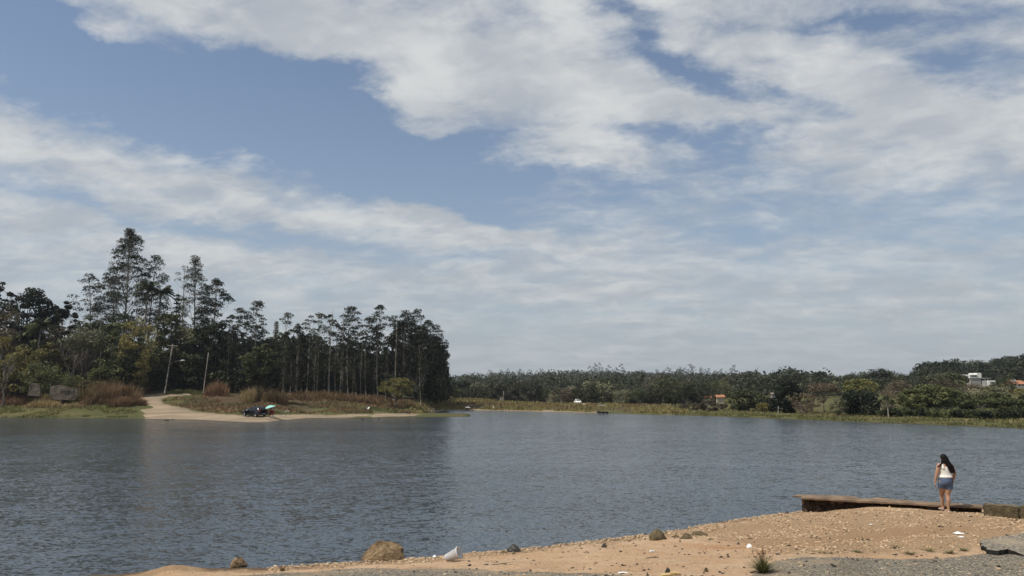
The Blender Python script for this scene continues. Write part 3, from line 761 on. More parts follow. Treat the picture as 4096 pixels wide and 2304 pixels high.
# the two tall groups
plant('eucalyptus_tree', 'tallest eucalyptus of all, pyramid of dark leaf pads behind the palms', 'tree', 522, 178, 922, euc, 158, (K['palebark'], K['euc']), GE, cb=.30, pads=120, shape='pyramid', padr=.052, per=120, leaf=.27, low=30)
plant('eucalyptus_tree', 'thin slanting eucalyptus with open crown left of the tallest tree', 'tree', 398, 176, 1108, euc, 88, (K['palebark'], K['euc']), GE, cb=.30, pads=38, shape='dome', padr=.06, per=80, lean=-.06, leaf=.25, low=12)
plant('eucalyptus_tree', 'rounded dark eucalyptus right behind the royal palms', 'tree', 625, 180, 1030, euc, 66, (K['palebark'], K['euc']), GE, cb=.38, pads=44, shape='dome', padr=.055, per=100, leaf=.26, low=14)
plant('eucalyptus_tree', 'slim eucalyptus filling the gap under the tallest tree', 'tree', 450, 182, 1075, euc, 78, (K['palebark'], K['euc']), GE, cb=.3, pads=30, shape='pyramid', padr=.055, per=80, leaf=.26, low=24)
plant('eucalyptus_tree', 'pale feathery eucalyptus, second tallest, right of the palms', 'tree', 792, 172, 1036, euc, 104, (K['palebark'], K['euc_pale']), GE, cb=.26, pads=78, shape='pyramid', padr=.050, per=80, leaf=.24, low=20)
plant('eucalyptus_tree', 'dense eucalyptus leaning over the right flank of the pale feathery one', 'tree', 866, 168, 1120, euc, 88, (K['palebark'], K['euc']), GE, cb=.22, pads=74, shape='dome', padr=.060, per=110, leaf=.26, low=24)
plant('eucalyptus_tree', 'small open eucalyptus on the left flank of the pale feathery one', 'tree', 742, 176, 1070, euc, 34, (K['palebark'], K['euc_pale']), GE, cb=.6, pads=10, shape='umbrella', padr=.05, per=60, leaf=.22)
plant('conifer_tree', 'narrow dark conifer between palms and pale eucalyptus', 'tree', 712, 165, 1163, conifer, 28, (K['bark'], K['dark']), tiers=22, leaf=.22)
plant('palm_tree', 'royal palm with pale trunk in front of the tallest eucalyptus', 'palm', 586, 150, 1150, lambda s, h, w, **k: palm(s, h, frond=w, **k), 62, (K['palebark'], K['deep']), 'royal palms of the left bank', nf=26, leaf_w=.16, tr_r=.24, upright=.9)
plant('palm_tree', 'royal palm with broad dark crown and grey trunk, right of the pale one', 'palm', 637, 150, 1170, lambda s, h, w, **k: palm(s, h, frond=w, **k), 72, (K['greybark'], K['deep']), 'royal palms of the left bank', nf=26, leaf_w=.18, tr_r=.27, upright=.7)
plant('palm_tree', 'low feathery palm among olive shrubs at far left', 'palm', 165, 146, 1300, lambda s, h, w, **k: palm(s, h, frond=w, **k), 62, (K['greybark'], K['green']), None, nf=22, leaf_w=.16, upright=.9)
plant('palm_tree', 'thin young palm beside the bare grey pole', 'palm', 449, 150, 1305, lambda s, h, w, **k: palm(s, h, frond=w, **k), 34, (K['greybark'], K['deep']), None, nf=16, leaf_w=.14, tr_r=.13)
# the row of gum trees along the point
GR = 'eucalyptus trees in the row along the point'
row = [
    (930, 1262, 34, 166, .55, 12, 'umbrella', 0, 'euc', 'pale trunked eucalyptus at the left end of the row on the point'),
    (962, 1236, 34, 172, .5, 15, 'umbrella', 0, 'euc', 'slim eucalyptus left of the flat topped one in the row'),
    (1025, 1215, 42, 168, .48, 20, 'umbrella', 0, 'euc', 'flat topped eucalyptus rising above its left row neighbours'),
    (1053, 1278, 26, 175, .5, 14, 'dome', 8, 'euc', 'leafy eucalyptus between the flat topped one and the grey spire'),
    (985, 1290, 40, 178, .3, 26, 'dome', 14, 'euc', 'bushy dark eucalyptus behind the left end of the row'),
    (1143, 1253, 30, 172, .58, 9, 'umbrella', 0, 'euc_pale', 'eucalyptus of thin level tiers just right of the grey spire'),
    (1192, 1297, 44, 164, .30, 34, 'dome', 16, 'euc', 'round headed dense eucalyptus, lowest crown of the row'),
    (1150, 1330, 40, 170, .28, 26, 'dome', 18, 'euc', 'dark bushy eucalyptus below the level tiered one'),
    (1238, 1267, 28, 170, .62, 8, 'umbrella', 0, 'euc_pale', 'single flat crown on a thin stem right of the round head'),
    (1278, 1256, 26, 174, .55, 10, 'umbrella', 6, 'euc_pale', 'wispy eucalyptus with a tiny top tuft in mid row'),
    (1322, 1261, 32, 169, .56, 12, 'umbrella', 4, 'euc', 'eucalyptus with a dead spike standing over its flat crown'),
    (1352, 1303, 30, 163, .48, 14, 'umbrella', 10, 'euc', 'lower leafy eucalyptus right of the spiked crown'),
    (1260, 1345, 46, 178, .25, 30, 'dome', 16, 'euc', 'dark backdrop eucalyptus low in mid row'),
    (1405, 1233, 38, 168, .52, 24, 'umbrella', 10, 'euc', 'eucalyptus with full round head and dark trunk in mid row'),
    (1436, 1291, 26, 176, .5, 14, 'dome', 8, 'euc', 'small crown tucked behind the full round head'),
    (1474, 1278, 32, 166, .48, 16, 'umbrella', 8, 'euc', 'flat crowned eucalyptus left of the high open crown'),
    (1521, 1227, 40, 167, .55, 18, 'umbrella', 0, 'euc', 'high open crown on a pale forked trunk right of middle'),
    (1508, 1310, 46, 174, .26, 34, 'dome', 20, 'euc', 'dense dark eucalyptus under the high open crown'),
    (1400, 1345, 44, 180, .22, 30, 'dome', 16, 'euc', 'shadowed eucalyptus behind the middle of the row'),
    (1576, 1272, 34, 166, .42, 24, 'dome', 12, 'euc', 'eucalyptus beside the tall bare stem near the right mass'),
    (1622, 1250, 46, 164, .26, 44, 'dome', 18, 'euc', 'left peak of the dense mass at the tip of the point'),
    (1668, 1244, 52, 176, .20, 56, 'dome', 20, 'euc', 'highest tree of the dense mass at the tip of the point'),
    (1712, 1284, 54, 186, .16, 56, 'dome', 20, 'euc', 'broad eucalyptus sloping down right of the mass peak'),
    (1748, 1352, 46, 198, .12, 52, 'dome', 16, 'euc', 'shoulder eucalyptus on the right side of the dense mass'),
    (1768, 1442, 32, 202, .08, 40, 'dome', 8, 'euc', 'outermost low eucalyptus drooping at the right edge of the mass'),
    (1690, 1400, 60, 174, .06, 50, 'dome', 8, 'euc', 'leafy eucalyptus filling the foot of the dense mass'),
    (1590, 1370, 50, 172, .15, 40, 'dome', 16, 'euc', 'dark eucalyptus behind the small light green tree'),
    (1085, 1385, 46, 176, .15, 30, 'dome', 14, 'euc', 'dark low eucalyptus left of the grey spire foot'),
]
for (u, tp, hw, d, cb, pd, shp, low, mt, lab) in row:
    plant('eucalyptus_tree', lab, 'tree', u, d, tp, euc, hw, (K['palebark'], K[mt]), GR, cb=cb, pads=pd, shape=shp, low=low, padr=.068 if pd < 30 else .075, per=70 if pd < 30 else 85, leaf=.26)
for (u, tp, hw, lab) in ((1645, 1262, 88, 'broad leafy backing crown inside the left of the dense mass'), (1712, 1290, 78, 'broad leafy backing crown inside the right of the dense mass'), (1735, 1370, 58, 'lower leafy crown bulging at the right of the dense mass'), (1690, 1330, 80, 'wide dark crown in the heart of the dense mass')):
    plant('eucalyptus_tree', lab, 'tree', u, 172 + max(0, u - 1650) * .28, tp, lambda s, h, w, **k: broad(s, h, w, **k), hw, (K['palebark'], K['euc']), GR, clumps=70, per=150, base=.10, squash=.6, leaf=.17, clump_r=.24)
# thin bare lower trunks between them
tops = [1395, 1400, 1380, 1410, 1390, 1405, 1385, 1400, 1395, 1410, 1375, 1400, 1390, 1405]
for i, (u, lab) in enumerate([(914, 'slender trunk at the very left of the row'), (948, 'slender sapling left of the brown footed pine'), (1142, 'slender pale stem right of the pine'), (1168, 'slender stem beneath the level tiered eucalyptus'), (1196, 'slender stem under the round head'),
        (1212, 'slender pale stem right under the round head'), (1268, 'slender dark stem in the gap right of the round head'), (1302, 'slender pale stem left of the spiked crown'), (1375, 'slender stem left of the full round head'), (1418, 'slender stem right of the full round head'),
        (1452, 'slender stem in the bright gap of the row'), (1500, 'slender stem left of the forked trunk'), (1545, 'slender stem right of the forked trunk'), (1690, 'slender pale stem inside the dense mass')]):
    plant('eucalyptus_tree', lab, 'tree', u, 158 + (i * 7) % 13, tops[i] - 25, euc, 22, (K['palebark'], K['euc']), GR, cb=.5, pads=9, shape='dome', low=6, padr=.085, per=60, leaf=.26, trunk_r=.11)
for (u, t0, lab) in ((1327, 1235, 'dead bare spike standing over a flat crown in mid row'), (1371, 1258, 'dead bare spike left of the full round head'), (1583, 1262, 'tall pale dead stem in front of the dense mass')):
    p = pray(u, t0); p = p / p[1] * 162; zb = float(H(p[0], 162)[0]); g = Geo(); hh = EYE + p[2] - zb
    g.tube(bend((0, 0, -.3), (hh * .012, 0, hh), np.random.default_rng(u), 6, .006), np.linspace(.17, .03, 6), 6); 
    for q in (.72, .83): g.tube([(hh * .012 * q, 0, hh * q), (hh * .012 * q + .5, .1, hh * q + .6)], [.04, .015], 4)
    tag(g.obj('dead_tree', K['palebark'], None, True, (p[0], 162, zb)), lab, 'tree', 'dead stems in the row')
plant('araucaria_tree', 'narrow grey green spire tree between two eucalyptus crowns', 'tree', 1107, 176, 1281, conifer, 20, (K['greybark'], K['greygreen']), tiers=40, leaf=.22, per=40, droop=.15)
plant('pine_tree', 'dark pine with brown foot branches in front of the row', 'tree', 1040, 138, 1372, lambda s, h, w, **k: broad(s, h, w, **k), 62, (K['bark'], K['deep']), clumps=60, per=110, base=.30, squash=.45, leaf=.2, clump_r=.30)
plant('pine_tree', 'small pine left of the brown footed pine', 'tree', 985, 150, 1440, lambda s, h, w, **k: broad(s, h, w, **k), 40, (K['bark'], K['dark']), clumps=36, per=100, base=.12, squash=.5, leaf=.2)
plant('leafy_tree', 'small light green tree standing before the dense mass', 'tree', 1588, 148, 1514, broad, 66, (K['greybark'], K['olive']), clumps=40, per=110, base=.34, squash=.6, leaf=.16, clump_r=.30)
# dark undergrowth that closes the row between the trunks
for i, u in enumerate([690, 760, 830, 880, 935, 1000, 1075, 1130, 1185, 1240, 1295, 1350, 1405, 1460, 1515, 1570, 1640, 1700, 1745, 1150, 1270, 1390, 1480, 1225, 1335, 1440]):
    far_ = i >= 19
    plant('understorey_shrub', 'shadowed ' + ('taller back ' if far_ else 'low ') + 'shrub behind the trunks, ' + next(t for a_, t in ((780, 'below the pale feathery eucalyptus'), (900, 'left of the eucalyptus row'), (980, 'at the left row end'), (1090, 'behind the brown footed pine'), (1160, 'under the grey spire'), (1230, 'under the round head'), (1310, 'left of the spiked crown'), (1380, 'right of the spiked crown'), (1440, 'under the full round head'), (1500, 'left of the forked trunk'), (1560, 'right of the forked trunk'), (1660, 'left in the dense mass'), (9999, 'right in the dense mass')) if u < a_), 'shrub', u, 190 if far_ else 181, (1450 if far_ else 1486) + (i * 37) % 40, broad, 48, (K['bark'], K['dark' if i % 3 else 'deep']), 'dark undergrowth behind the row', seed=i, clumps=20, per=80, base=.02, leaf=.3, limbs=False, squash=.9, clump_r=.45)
# far left hill: dark conifers and mixed thicket
B = lambda *a, **k: broad(*a, **k)
for a in [
    ('conifer_tree', 'dark feathery tree cut by the left picture edge, highest there', 2, 160, 1098, 26, 'bark', 'dark', dict(clumps=26, per=90, base=.1, squash=.6)),
    ('conifer_tree', 'dark tufted tree poking up near the left edge', 52, 172, 1140, 28, 'bark', 'dark', dict(clumps=30, per=90, base=.1, squash=.6)),
    ('conifer_tree', 'broad dark domed tree on the left hill skyline', 138, 158, 1160, 72, 'bark', 'dark', dict(clumps=80, per=150, base=.02, squash=.62, clump_r=.36)),
    ('conifer_tree', 'dark domed tree right of the broad one on the left skyline', 205, 160, 1178, 50, 'bark', 'dark', dict(clumps=50, per=140, base=.02, squash=.62, clump_r=.36)),
    ('conifer_tree', 'dark tree at the right end of the left skyline clump', 262, 157, 1204, 36, 'bark', 'dark', dict(clumps=46, per=140, base=.02, squash=.62, clump_r=.36)),
    ('conifer_tree', 'lowest dark tree at the right tail of the skyline clump', 298, 160, 1240, 24, 'bark', 'dark', dict(clumps=30, per=120, base=.02, squash=.62, clump_r=.36)),
    ('conifer_tree', 'dark tree low behind the brown twiggy one at left edge', 40, 156, 1190, 60, 'bark', 'dark', dict(clumps=50, per=130, base=.02, squash=.62, clump_r=.36)),
    ('leafy_tree', 'brown twiggy tree near the left picture edge', 22, 146, 1222, 62, 'twig', 'brown', dict(clumps=46, per=80, base=.2, squash=.7, leaf=.16)),
    ('leafy_tree', 'olive leafy tree below the dark skyline clump', 130, 142, 1290, 60, 'bark', 'green', dict(clumps=44, per=100, base=.05)),
    ('leafy_tree', 'rounded olive tree with white forked stem at left edge', 30, 136, 1345, 62, 'palebark', 'olive', dict(clumps=40, per=110, base=.18, leaf=.2)),
    ('leafy_tree', 'green shrubby tree left of the grey spreading one', 200, 138, 1368, 54, 'bark', 'olive', dict(clumps=40, per=110, base=.05, leaf=.2)),
    ('leafy_tree', 'grey green spreading tree left of the bare pole', 345, 146, 1312, 82, 'twig', 'greygreen', dict(clumps=50, per=110, base=.35, squash=.5, umb=True, leaf=.18)),
    ('leafy_tree', 'dull brown tree behind the grey spreading one', 262, 150, 1288, 66, 'twig', 'brown', dict(clumps=40, per=70, base=.3, squash=.6, leaf=.16)),
    ('leafy_tree', 'dark green tree filling under the slanting eucalyptus', 385, 160, 1262, 74, 'bark', 'deep', dict(clumps=50, per=120, base=.05)),
    ('leafy_tree', 'dark tree between the grey spreading tree and the palms', 470, 160, 1240, 64, 'bark', 'deep', dict(clumps=50, per=120, base=.05)),
    ('leafy_tree', 'flat topped mid green tree left below the royal palms', 505, 152, 1262, 66, 'bark', 'green', dict(clumps=44, per=110, base=.1, squash=.5)),
    ('bamboo_clump', 'tall olive bamboo clump left of the utility pole', 556, 142, 1272, 66, 'bark', 'olive', dict(clumps=60, per=120, base=.02, squash=.9, leaf=.18, clump_r=.26)),
    ('leafy_tree', 'olive brown tree standing right of the bamboo', 650, 144, 1322, 66, 'bark', 'olive', dict(clumps=56, per=120, base=.05, leaf=.2)),
    ('leafy_tree', 'dark tree right below the royal palms', 690, 158, 1232, 64, 'bark', 'deep', dict(clumps=50, per=120, base=.05)),
    ('leafy_tree', 'grey green umbrella tree behind the street lamp', 752, 144, 1318, 58, 'greybark', 'greygreen', dict(clumps=40, per=140, base=.5, squash=.45, umb=True, leaf=.2)),
    ('leafy_tree', 'lower grey green crown right of the street lamp', 775, 143, 1420, 34, 'greybark', 'greygreen', dict(clumps=22, per=110, base=.4, squash=.5, umb=True, leaf=.2)),
    ('leafy_tree', 'black green tree in the shade right of the umbrella tree', 858, 160, 1275, 62, 'bark', 'dark', dict(clumps=56, per=140, base=.04)),
    ('leafy_tree', 'dark tree at the foot of the pale feathery eucalyptus', 800, 158, 1300, 60, 'bark', 'deep', dict(clumps=50, per=130, base=.04)),
    ('leafy_tree', 'dark understorey tree behind the leaning bare pole', 870, 152, 1410, 48, 'bark', 'dark', dict(clumps=40, per=120, base=.04)),
    ('shrub', 'black green bush at the foot of the bamboo', 600, 136, 1420, 62, 'bark', 'deep', dict(clumps=50, per=130, base=.0, leaf=.18, squash=.8)),
    ('shrub', 'deep shaded bush beside the green roadside mound', 640, 137, 1462, 44, 'bark', 'dark', dict(clumps=36, per=120, base=.0, leaf=.18, squash=.8)),
    ('shrub', 'olive bush above the left concrete wall', 90, 128, 1400, 64, 'bark', 'olive', dict(clumps=44, per=120, base=.0, leaf=.18, squash=.8)),
    ('shrub', 'green bush behind the concrete walls', 170, 126, 1452, 60, 'bark', 'green', dict(clumps=40, per=120, base=.0, leaf=.17, squash=.8)),
    ('shrub', 'low green bush right above the painted wall', 275, 131, 1490, 56, 'bark', 'green', dict(clumps=36, per=110, base=.0, leaf=.16, squash=.8)),
    ('shrub', 'brownish bush at the left picture edge', 10, 127, 1452, 56, 'bark', 'brown', dict(clumps=36, per=110, base=.0, leaf=.17, squash=.8)),
    ('shrub', 'dark bush at the end of the painted wall', 352, 130, 1500, 20, 'bark', 'dark', dict(clumps=20, per=90, base=.0, leaf=.15, squash=.9)),
    ('shrub', 'grey green bush in front of the bare pole', 430, 136, 1430, 60, 'bark', 'green', dict(clumps=40, per=110, base=.0, leaf=.18, squash=.8)),
    ('shrub', 'dark bush between the bare pole and the bamboo', 500, 140, 1400, 58, 'bark', 'deep', dict(clumps=44, per=120, base=.0, leaf=.2, squash=.8)),
    ('shrub', 'small rounded bush left of the utility pole foot', 652, 134, 1530, 20, 'bark', 'green', dict(clumps=18, per=80, base=.0, leaf=.13, squash=.8)),
    ('shrub', 'shaded scrub left of the leaning bare pole', 760, 142, 1485, 48, 'bark', 'dark', dict(clumps=36, per=110, base=.0, leaf=.2, squash=.8)),
    ('shrub', 'shaded scrub between the umbrella tree and the utility pole', 715, 146, 1440, 52, 'bark', 'dark', dict(clumps=40, per=110, base=.0, leaf=.2, squash=.8)),
]:
    nm, lab, u, d, tp, hw, m0, m1, kw = a
    kw.setdefault('leaf', .24); kw['per'] = int(kw['per'] * .8)
    plant(nm, lab, 'shrub' if nm == 'shrub' else ('bamboo' if nm == 'bamboo_clump' else 'tree'), u, d, tp, B, hw, (K[m0], K[m1]), 'trees and bushes of the left hillside', names=('stem', 'foliage') if nm != 'leafy_tree' else ('trunk', 'crown'), **kw)
for (u, d, tp, hw, lab) in ((290, 140, 1335, 66, 'leafless grey tree left of the bare pole'), (24, 134, 1398, 22, 'leafless white forked tree near the left edge')):
    p = pray(u, tp); p = p / p[1] * d; zb = float(H(p[0], d)[0])
    tag(bare(u, EYE + p[2] - zb, hw / FPX * d).obj('bare_tree', K['twig'] if u > 100 else K['greybark'], None, False, (p[0], d, zb)), lab, 'tree')


# dead grass, cane and thickets on the left bank ------------------------------
def thicket(name, label, cat, u0, u1, d0, d1, hgt, n, mats, seed, wid=.03, lean=.5):
    r = np.random.default_rng(seed); uu = u0 + (u1 - u0) * r.random(n); dd = d0 + (d1 - d0) * r.random(n)
    x = (uu - 2048) / HK * dd; keep = fbm(x * .35, dd * .35, 3, seed) > .40; x, dd = x[keep], dd[keep]; z = H(x, dd); c0 = np.array([x.mean(), dd.mean(), z.min()])
    e = (.45 + 1.1 * fbm(x * .7, dd * .7, 3, seed + 3)) * (1 - .5 * np.abs((uu[keep] - (u0 + u1) / 2) / ((u1 - u0) / 2)) ** 3)
    g = Geo(); blades(g, np.stack([x, dd, z], 1) - c0, hgt * e, r, wid, lean)
    o = g.obj(name, mats, None, False, c0); tag(o, label, cat); return o
thicket('dead_grass_clump', 'tall rusty dead grass clump left of the road bend', 'dead grass', 365, 560, 134, 143, 2.7, 5200, K['rust'], 3, .045, .55)
thicket('cane_thicket', 'yellowish cane thicket above the concrete walls', 'cane', 150, 400, 139, 146, 2.6, 3600, K['straw'], 4, .05, .6)
thicket('dead_grass_clump', 'brown dead grass slope left of the concrete walls', 'dead grass', -80, 118, 135, 144, 1.2, 4200, K['rust'], 5, .04, .7)
thicket('dead_grass_clump', 'withered grass behind the end of the painted wall', 'dead grass', 320, 470, 133, 140, 1.1, 3200, K['rust'], 6, .04, .7)
thicket('dead_grass_clump', 'dry straw between the two concrete walls', 'dead grass', 155, 204, 135, 138, 1.4, 900, K['straw'], 7, .04, .6)
thicket('reed_clump', 'dry reeds around the foot of the leaning bare pole', 'reeds', 815, 915, 146, 152, 2.0, 1900, K['rust'], 8, .035, .4)
thicket('reed_clump', 'olive dry grass clump under the brown footed pine', 'reeds', 965, 1055, 134, 141, 2.3, 2500, K['straw'], 9, .04, .45)
thicket('reed_clump', 'rusty dry grass clump right of the pine trunk', 'reeds', 1055, 1150, 133, 141, 1.8, 2200, K['rust'], 10, .04, .5)
thicket('heath_strip', 'reddish brown heath along the foot of the eucalyptus row', 'heath', 1130, 1660, 150, 163, 1.1, 8500, K['rust'], 11, .05, .8)
thicket('dead_grass_clump', 'low straw grass along the foot of the concrete walls', 'dead grass', 60, 345, 132.5, 134.8, .75, 2600, K['straw'], 17, .035, .6)
thicket('brush_thicket', 'olive brush between cane and concrete walls', 'brush', 185, 400, 137.0, 142, 1.7, 5200, K['olive'], 18, .05, .7)
thicket('brush_thicket', 'brown and olive brush on the slope at the left picture edge', 'brush', -90, 210, 139, 147, 2.2, 6500, K['olive'], 19, .05, .7)
thicket('dead_grass_clump', 'brown dead grass tangled over the tops of the concrete walls', 'dead grass', 95, 330, 135.8, 137.6, 1.15, 3600, K['rust'], 20, .04, .8)
thicket('dead_grass_clump', 'rusty dead grass sloping down right to the road bend', 'dead grass', 440, 590, 131, 136, 1.2, 3600, K['rust'], 21, .04, .8)
thicket('grass_mound', 'bright green grass mound beside the road bend', 'grass', 655, 850, 149, 160, .5, 5200, K['grass'], 12, .05, .6)


# short grass on the far banks: nobody could count it
def sward(name, u0, u1, dlo, dhi, n, hgt, mats, seed, wid=.05, clump=.42):
    n = int(n * .72); r = np.random.default_rng(seed); uu = u0 + (u1 - u0) * r.random(n); sh = np.interp(uu, FU, FD); dd = sh + dlo + (dhi - dlo) * r.random(n) ** 1.2
    x = (uu - 2048) / HK * dd; z = H(x, dd); uv = v_of(x, dd, z)
    road = inpoly(uv[0], uv[1], [(520, 1606), (640, 1570), (800, 1566), (790, 1580), (655, 1592), (645, 1604), (690, 1620), (800, 1645), (900, 1654), (1300, 1656), (1490, 1653), (1720, 1656), (1600, 1672), (1090, 1705), (600, 1705), (555, 1640)])
    k = (fbm(x * .25, dd * .25, 3, seed) > clump) & ~road & (z > .06); P = np.stack([x, dd, z], 1)[k]; g = Geo(); blades(g, P, hgt, r, wid, .7); o = g.obj(name, mats); o['kind'] = 'stuff'; return o
sward('shore_grass', -100, 560, .8, 14, 16000, .26, K['grass'], 41)
sward('field_grass', 640, 1700, 3, 40, 26000, .30, K['rust'], 42, .06, .50)
sward('field_grass', 640, 1760, 2, 30, 20000, .26, K['grass'], 43, .06, .52)
sward('bank_grass', 1640, 2750, 2, 45, 30000, .40, K['olive'], 44, .08, .46)
sward('bank_grass', 1640, 2750, 4, 45, 14000, .45, K['rust'], 45, .08, .55)
sward('meadow_grass', 2650, 4250, 1, 32, 26000, .22, K['grass'], 46, .06, .44)
sward('meadow_grass', 2900, 4250, 8, 34, 9000, .32, K['straw'], 47, .05, .56)


# right shore ---------------------------------------------------------------
GS = 'trees along the right shore'
for a in [
    ('leafy_tree', 'round dark bush tree left of the small olive bush on the right shore', 2965, 150, 1562, 50, 'bark', 'deep', dict(clumps=44, per=110, base=.0)),
    ('leafy_tree', 'dark bushy tree behind the small olive bush', 3035, 156, 1572, 44, 'bark', 'deep', dict(clumps=36, per=110, base=.0)),
    ('shrub', 'small olive bush near the wooden gate post', 3050, 143, 1614, 24, 'bark', 'olive', dict(clumps=20, per=90, base=.0, leaf=.13)),
    ('shrub', 'greyish brown low scrub left of the round dark bush tree', 2850, 152, 1600, 52, 'twig', 'brown', dict(clumps=36, per=80, base=.0, leaf=.15)),
    ('shrub', 'tan low scrub further left on the right shore', 2760, 158, 1612, 46, 'twig', 'brown', dict(clumps=30, per=80, base=.0, leaf=.15)),
    ('leafy_tree', 'upright dark tree behind the wooden gate post', 3152, 138, 1530, 44, 'bark', 'dark', dict(clumps=60, per=120, base=.0, squash=.9)),
    ('leafy_tree', 'dark tree low left of the upright dark one', 3098, 146, 1590, 34, 'bark', 'dark', dict(clumps=30, per=110, base=.0)),
    ('leafy_tree', 'brown bare crowned wide tree beside the tall pale trunk', 3218, 134, 1572, 58, 'twig', 'brown', dict(clumps=40, per=60, base=.1, leaf=.14)),
    ('leafy_tree', 'tall grey brown tree with pale trunk on the right shore', 3292, 136, 1536, 58, 'palebark', 'brown', dict(clumps=44, per=90, base=.42, umb=True, leaf=.15)),
    ('leafy_tree', 'pale bushy tree in front of the dark wide one', 3352, 122, 1592, 30, 'palebark', 'greygreen', dict(clumps=26, per=80, base=.1, leaf=.13)),
    ('leafy_tree', 'yellow green crown, brightest tree on the right shore', 3432, 150, 1520, 58, 'bark', 'yellow', dict(clumps=44, per=120, base=.3, squash=.6, leaf=.17)),
    ('leafy_tree', 'wide black green tree below the yellow green crown', 3442, 126, 1562, 62, 'bark', 'dark', dict(clumps=64, per=130, base=.0, leaf=.17)),
    ('leafy_tree', 'black green tree right of the wide one at the meadow edge', 3400, 128, 1585, 40, 'bark', 'dark', dict(clumps=40, per=120, base=.0, leaf=.17)),
    ('leafy_tree', 'bare pinkish brown tree behind the palm cluster', 3560, 140, 1562, 52, 'twig', 'brown', dict(clumps=34, per=60, base=.15, leaf=.13)),
    ('leafy_tree', 'leafy green tree left part of the big mass on the right shore', 3650, 122, 1556, 48, 'bark', 'green', dict(clumps=50, per=120, base=.12, squash=.5, leaf=.17)),
    ('leafy_tree', 'highest leafy tree of the big mass on the right shore', 3722, 124, 1540, 56, 'bark', 'green', dict(clumps=56, per=120, base=.14, squash=.5, leaf=.17)),
    ('leafy_tree', 'right part of the big leafy mass on the right shore', 3792, 120, 1552, 48, 'bark', 'green', dict(clumps=50, per=120, base=.12, squash=.5, leaf=.17)),
    ('leafy_tree', 'dark filling tree beneath the big leafy mass', 3690, 128, 1596, 60, 'bark', 'dark', dict(clumps=50, per=120, base=.0, leaf=.17)),
    ('leafy_tree', 'dark filling tree right beneath the big leafy mass', 3780, 126, 1600, 56, 'bark', 'dark', dict(clumps=50, per=120, base=.0, leaf=.17)),
    ('leafy_tree', 'flat umbrella tree with forked trunk near the right edge', 3922, 112, 1600, 52, 'palebark', 'green', dict(clumps=36, per=110, base=.5, umb=True, squash=.4, leaf=.14)),
    ('leafy_tree', 'olive tree between the big mass and the umbrella tree', 3862, 124, 1575, 40, 'bark', 'green', dict(clumps=40, per=110, base=.05, leaf=.16)),
    ('leafy_tree', 'dark tree behind the umbrella tree', 3940, 130, 1580, 56, 'bark', 'deep', dict(clumps=44, per=110, base=.0, leaf=.17)),
    ('leafy_tree', 'dark tree at the right picture edge above the shore', 4062, 112, 1600, 50, 'bark', 'deep', dict(clumps=50, per=120, base=.0, leaf=.16)),
    ('leafy_tree', 'tree cut by the right picture edge', 4120, 116, 1575, 40, 'bark', 'deep', dict(clumps=50, per=120, base=.05, leaf=.16)),
    ('leafy_tree', 'mid green tree left of the tree at the right edge', 4000, 122, 1572, 42, 'bark', 'green', dict(clumps=40, per=110, base=.05, leaf=.16)),
    ('leafy_tree', 'olive slope bush below the white house', 3900, 175, 1550, 52, 'bark', 'olive', dict(clumps=40, per=100, base=.0, leaf=.2)),
    ('leafy_tree', 'grey green slope tree right below the white house', 3990, 190, 1540, 46, 'bark', 'green', dict(clumps=40, per=100, base=.0, leaf=.2)),
    ('leafy_tree', 'dark round tree left of the white house', 3812, 190, 1492, 46, 'bark', 'deep', dict(clumps=56, per=110, base=.0, leaf=.22)),
    ('leafy_tree', 'olive slope tree below the orange roofed house', 4066, 180, 1556, 46, 'bark', 'olive', dict(clumps=40, per=100, base=.0, leaf=.2)),
    ('leafy_tree', 'pointed dark tree on the near right ridge', 3286, 290, 1487, 20, 'bark', 'dark', dict(clumps=40, per=80, base=.0, squash=1.0, leaf=.3)),
    ('leafy_tree', 'lone pointed dark tree in the mid slope left of the ridge', 2990, 330, 1520, 17, 'bark', 'dark', dict(clumps=36, per=70, base=.0, squash=1.0, leaf=.3)),
    ('leafy_tree', 'dark round tree alone on the mid slope below the high tufts', 2476, 380, 1518, 24, 'bark', 'dark', dict(clumps=36, per=70, base=.0, leaf=.34)),
    ('leafy_tree', 'smaller dark round tree right of the lone one on the mid slope', 2560, 380, 1526, 14, 'bark', 'dark', dict(clumps=26, per=60, base=.0, leaf=.32)),
    ('leafy_tree', 'blue black tree right of the orange roofs in mid view', 2872, 300, 1532, 18, 'bark', 'dark', dict(clumps=30, per=70, base=.0, squash=1, leaf=.3)),
]:
    nm, lab, u, d, tp, hw, m0, m1, kw = a
    kw.setdefault('leaf', .2); kw['per'] = int(kw['per'] * .8)
    plant(nm, lab, 'shrub' if nm == 'shrub' else 'tree', u, d, tp, B, hw, (K[m0], K[m1]), GS, names=('trunk', 'crown') if nm != 'shrub' else ('stem', 'foliage'), **kw)
for (u, d, tp, hw, lab) in ((3522, 120, 1604, 20, 'left palm of the cluster on the right shore'), (3548, 118, 1592, 24, 'tall middle palm of the cluster on the right shore'), (3568, 121, 1606, 20, 'right leaning palm of the cluster on the right shore'), (3842, 168, 1530, 22, 'pale trunked palm below the white house'), (3856, 170, 1538, 18, 'second pale trunked palm below the white house'), (4046, 250, 1500, 16, 'palm between the white house and the orange roofed house')):
    plant('palm_tree', lab, 'palm', u, d, tp, lambda s, h, w, **k: palm(s, h, frond=w, **k), hw, (K['palebark'], K['green']), 'palms of the right shore', nf=16, leaf_w=.14, tr_r=.12, upright=.8)
